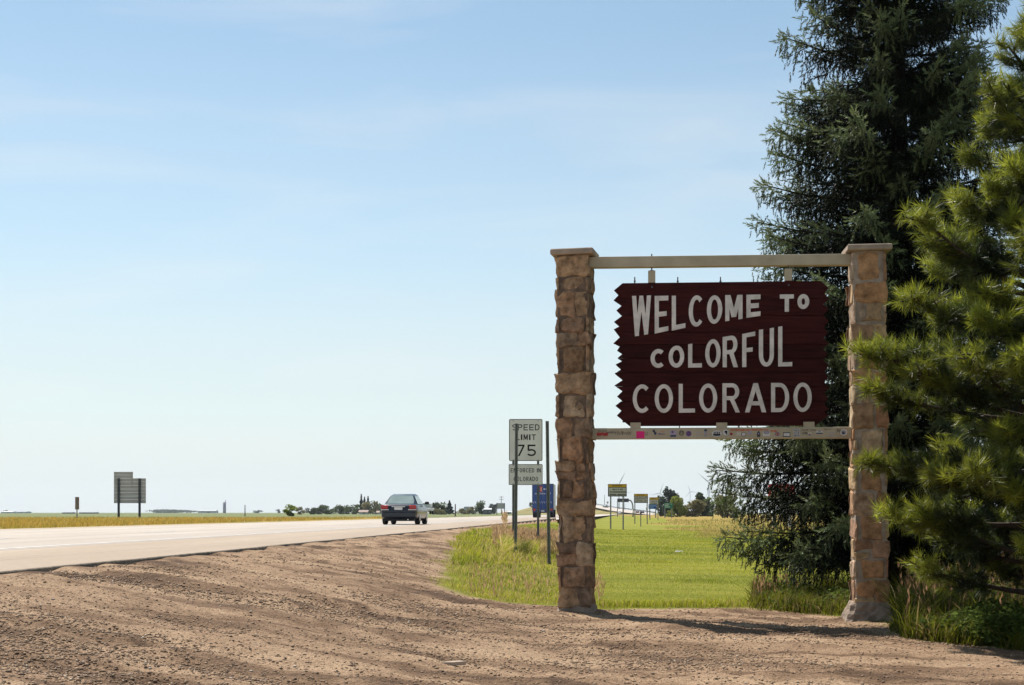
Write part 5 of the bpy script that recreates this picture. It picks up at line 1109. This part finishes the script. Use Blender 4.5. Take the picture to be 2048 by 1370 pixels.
def crown_mesh(w, h, kind, r, n):
    # leaf faces through several offset lobes (unit metres, base at z=0)
    if kind == 'cone':
        t = r.random(n)**.7; z = h*(.06+.94*(1-t)); rad = w/2*t*(.75+.25*np.sin(z*9/h*3+r.random()*6))*np.sqrt(r.random(n)*.7+.3); a = r.random(n)*6.28; Pn = np.stack([rad*np.cos(a), rad*np.sin(a), z], -1)
    else:
        nl = 12 if kind != 'open' else 7; zz = np.linspace(.12, .78, nl); ww = .40*(1-.55*np.abs(zz-.35)); cs = np.stack([r.uniform(-1, 1, nl)*ww*w, r.uniform(-1, 1, nl)*ww*w, zz*h], -1); rs = r.uniform(.17, .28, nl); i = r.integers(0, nl, n)
        u = r.normal(0, 1, (n, 3)); u /= np.linalg.norm(u, axis=1, keepdims=True); q = u*(r.random(n)**.4)[:, None]; Pn = cs[i]+q*rs[i][:, None]*np.array([w, w, h*.85]); Pn[:, 2] = np.clip(Pn[:, 2], .03*h, None)
    s = r.uniform(.5, 1.2, n)*(w*h)**.5*.06; A = r.normal(0, 1, (n, 3)); A /= np.linalg.norm(A, axis=1, keepdims=True); B = np.cross(A, r.normal(0, 1, (n, 3))); B /= np.linalg.norm(B, axis=1, keepdims=True)
    V = np.stack([Pn-A*s[:, None], Pn+B*s[:, None]*.8, Pn+A*s[:, None], Pn-B*s[:, None]*.8], 1).reshape(-1, 3); return V, np.arange(4*n).reshape(-1, 4), Pn
def far_tree(px, yb, yt, wpx, d, kind, colr, label, seed, n=700, cat='tree'):
    r = np.random.default_rng(seed); o = G(px, d) if yb > 1020 else P(px, yb+1, d); zt = P(px, yt, d)[2]; h = (zt-o[2])*(1.28 if px < 1010 and d < 1000 else 1.04); w = wpx/F*d*(1.7 if px < 1010 else 1.15)*(1.25 if kind == 'cone' else 1)
    root = empty({'cone': 'conifer_tree', 'round': 'leafy_tree', 'bush': 'bush', 'open': 'bush'}[kind], tuple(o), 0, label, cat, 'trees of the far plain')
    mb = MB(); mb.tube([(0, 0, -.4), (.02*w, 0, h*.35), (0, 0, h*.75)], [h*.035, h*.025, h*.01], 6); mb.build('trunk', m_bark, root, True)
    V, Fc, Pn = crown_mesh(w, h, kind, r, n); c = np.array(colr)*r.uniform(.65, 1.35, (n, 1)); link('crown', arr_mesh('crown', V, Fc, np.repeat(c, 4, 0)), m_leaf, root)
dk = (.045, .062, .028); md = (.07, .095, .033); lt = (.17, .21, .04); ol = (.16, .15, .065); bl = (.036, .052, .042)
TR = [(578, 1031, 1013.5, 20, 230, 'open', lt, 'yellow green shrub standing alone nearest the road at the end of the tree row'),
 (601, 1030, 1016, 11, 520, 'bush', ol, 'thin grey green bush beside the yellow green shrub'), (621, 1030, 1017.5, 14, 560, 'bush', dk, 'small dark bush at the start of the tree row'),
 (641, 1030, 1018, 17, 620, 'round', dk, 'low dark tree next to the small dark bush'), (656, 1030, 1012.5, 22, 640, 'round', md, 'first broad tree of the row, taller than the low dark tree'),
 (680, 1030, 1013, 17, 650, 'round', md, 'rounded tree in the middle of the row'), (693, 1030, 1016.5, 9, 640, 'cone', dk, 'narrow dark tree between two broader ones'), (706, 1030, 1012, 19, 630, 'round', md, 'broad tree touching the tall twin conifers'),
 (722.5, 1028, 997, 8, 660, 'cone', bl, 'tallest dark conifer of the row, beside the brown roofed house'), (729, 1028, 1001, 7, 665, 'cone', bl, 'second tall dark conifer, right against the tallest'), (736, 1028, 1000.5, 9, 670, 'cone', dk, 'dark conifer top rising over the broad pale tree'),
 (741, 1029, 1006, 19, 630, 'round', ol, 'broad pale green tree right of the brown roofed house'), (754, 1028, 1009, 8, 680, 'cone', bl, 'small conifer behind the low shed'), (763, 1029, 1011, 12, 650, 'round', md, 'tree partly hidden by the left side of the sedan'),
 (868, 1028, 1008.5, 18, 520, 'round', dk, 'dark tree just right of the sedan mirror'), (882, 1028, 1009.5, 17, 530, 'round', md, 'rounded tree beside the dark conifer'), (899, 1028, 1007, 13, 520, 'cone', bl, 'dark pointed conifer beside the slender post'),
 (874, 1028.6, 1019, 20, 480, 'bush', ol, 'low pale bushes before the trees right of the sedan'), (922, 1028, 1018.5, 14, 600, 'bush', ol, 'low grey brush right of the slender post'), (940, 1028, 1016, 12, 590, 'bush', ol, 'olive bush by the small cream shed'),
 (958.5, 1028, 1006.3, 14, 540, 'round', md, 'broad full tree against the dark metal barn'), (983, 1027, 1010.5, 9, 800, 'round', bl, 'bluish tree behind the barn roof'), (990, 1027, 1010, 8, 820, 'round', bl, 'bluish tree touching the pale highway sign'),
 (1065, 1013.5, 1004.5, 13, 775, 'bush', dk, 'dark bush on top of the embankment behind the lorry'),
 (1337, 1029, 975, 30, 330, 'round', bl, 'tall dark pine tree of the roadside clump'), (1322, 1029, 990, 16, 335, 'round', dk, 'dark tree at the left edge of the roadside clump'), (1354, 1029, 993, 34, 300, 'round', lt, 'lime green bush behind the green direction sign'),
 (1385, 1029, 998, 46, 310, 'bush', ol, 'broad olive brown bush of the roadside clump'), (1405, 1029, 984, 30, 340, 'round', dk, 'dark spreading tree over the olive bush'), (1426, 1029, 1006, 18, 330, 'bush', dk, 'low dark bush at the right edge of the clump'), (1358, 1029, 986, 12, 350, 'open', ol, 'thin airy tree top between the dark pine and the lime bush'),
 (350, 1024, 1019, 60, 2600, 'bush', (.06, .075, .055), 'far hazy belt of farm trees between the stepped sign and the silo'), (325, 1024, 1020, 24, 2600, 'bush', (.06, .075, .055), 'far hazy trees near the stepped sign'), (556, 1026, 1018, 5, 1800, 'round', bl, 'single far dark tree left of the yellow green shrub'), (516, 1026, 1020, 12, 2200, 'bush', bl, 'far low dark clump right of the lone thin post'), (14, 1025, 1020, 8, 2300, 'round', bl, 'far dark tree among the left farm sheds'), (1455, 1030, 985, 40, 260, 'bush', ol, 'bush beyond the lawn glimpsed at the edge of the spruce')]
for i, (px, yb, yt, w, d, kd, c, lab) in enumerate(TR): far_tree(px, yb, yt, w, d, kd, c, lab, 300+i, 1800 if w > 24 else 1000, 'bush' if kd in ('bush', 'open') else 'tree')

# ------------------------------------------------------------------ litter
h_ = hit(1358, 1111); mb = MB(); V = []; r3 = random.Random(9)
for j in range(5):
    for i in range(5): V.append(((i-2)*.05, (j-2)*.04, .05+r3.uniform(0, .05)))
mb.add(V, [(j*5+i, j*5+i+1, j*5+i+6, j*5+i+5) for j in range(4) for i in range(4)]); tag(mb.build('paper_scrap', pw, loc=tuple(h_+np.array([0, 0, .05]))), 'crumpled white scrap of paper lying on the lawn', 'litter')
h_ = hit(905, 1330); mb = MB(); mb.add([(-.10, -.02, .012), (.0, -.05, .016), (.10, -.015, .02), (.05, .05, .02), (-.05, .045, .012), (-.10, -.02, -.01), (.0, -.05, -.01), (.10, -.015, -.01), (.05, .05, -.01), (-.05, .045, -.01)], [(0, 1, 2, 3, 4)]+[(5+i, 5+(i+1) % 5, (i+1) % 5, i) for i in range(5)])
tag(mb.build('flat_stone', m_cap, loc=(h_[0], h_[1], float(gzb(h_[0], h_[1]))+.01)), 'pale flat stone flake lying in the gravel', 'stone')

# ------------------------------------------------------------------ air
mh = bpy.data.materials.new('haze_air'); mh.use_nodes = True; t = mh.node_tree; t.nodes.clear(); oo = N(t, 'ShaderNodeOutputMaterial'); pv = N(t, 'ShaderNodeVolumePrincipled')
pv.inputs['Color'].default_value = (.86, .93, 1, 1); pv.inputs['Density'].default_value = .75e-4; pv.inputs['Anisotropy'].default_value = .2; t.links.new(pv.outputs[0], oo.inputs['Volume'])
mb = MB(); mb.box(-11300, 11300, -300, 11300, -3, 175); tag(mb.build('haze', mh), 'thin pale summer haze over the plain', 'haze', kind='stuff')
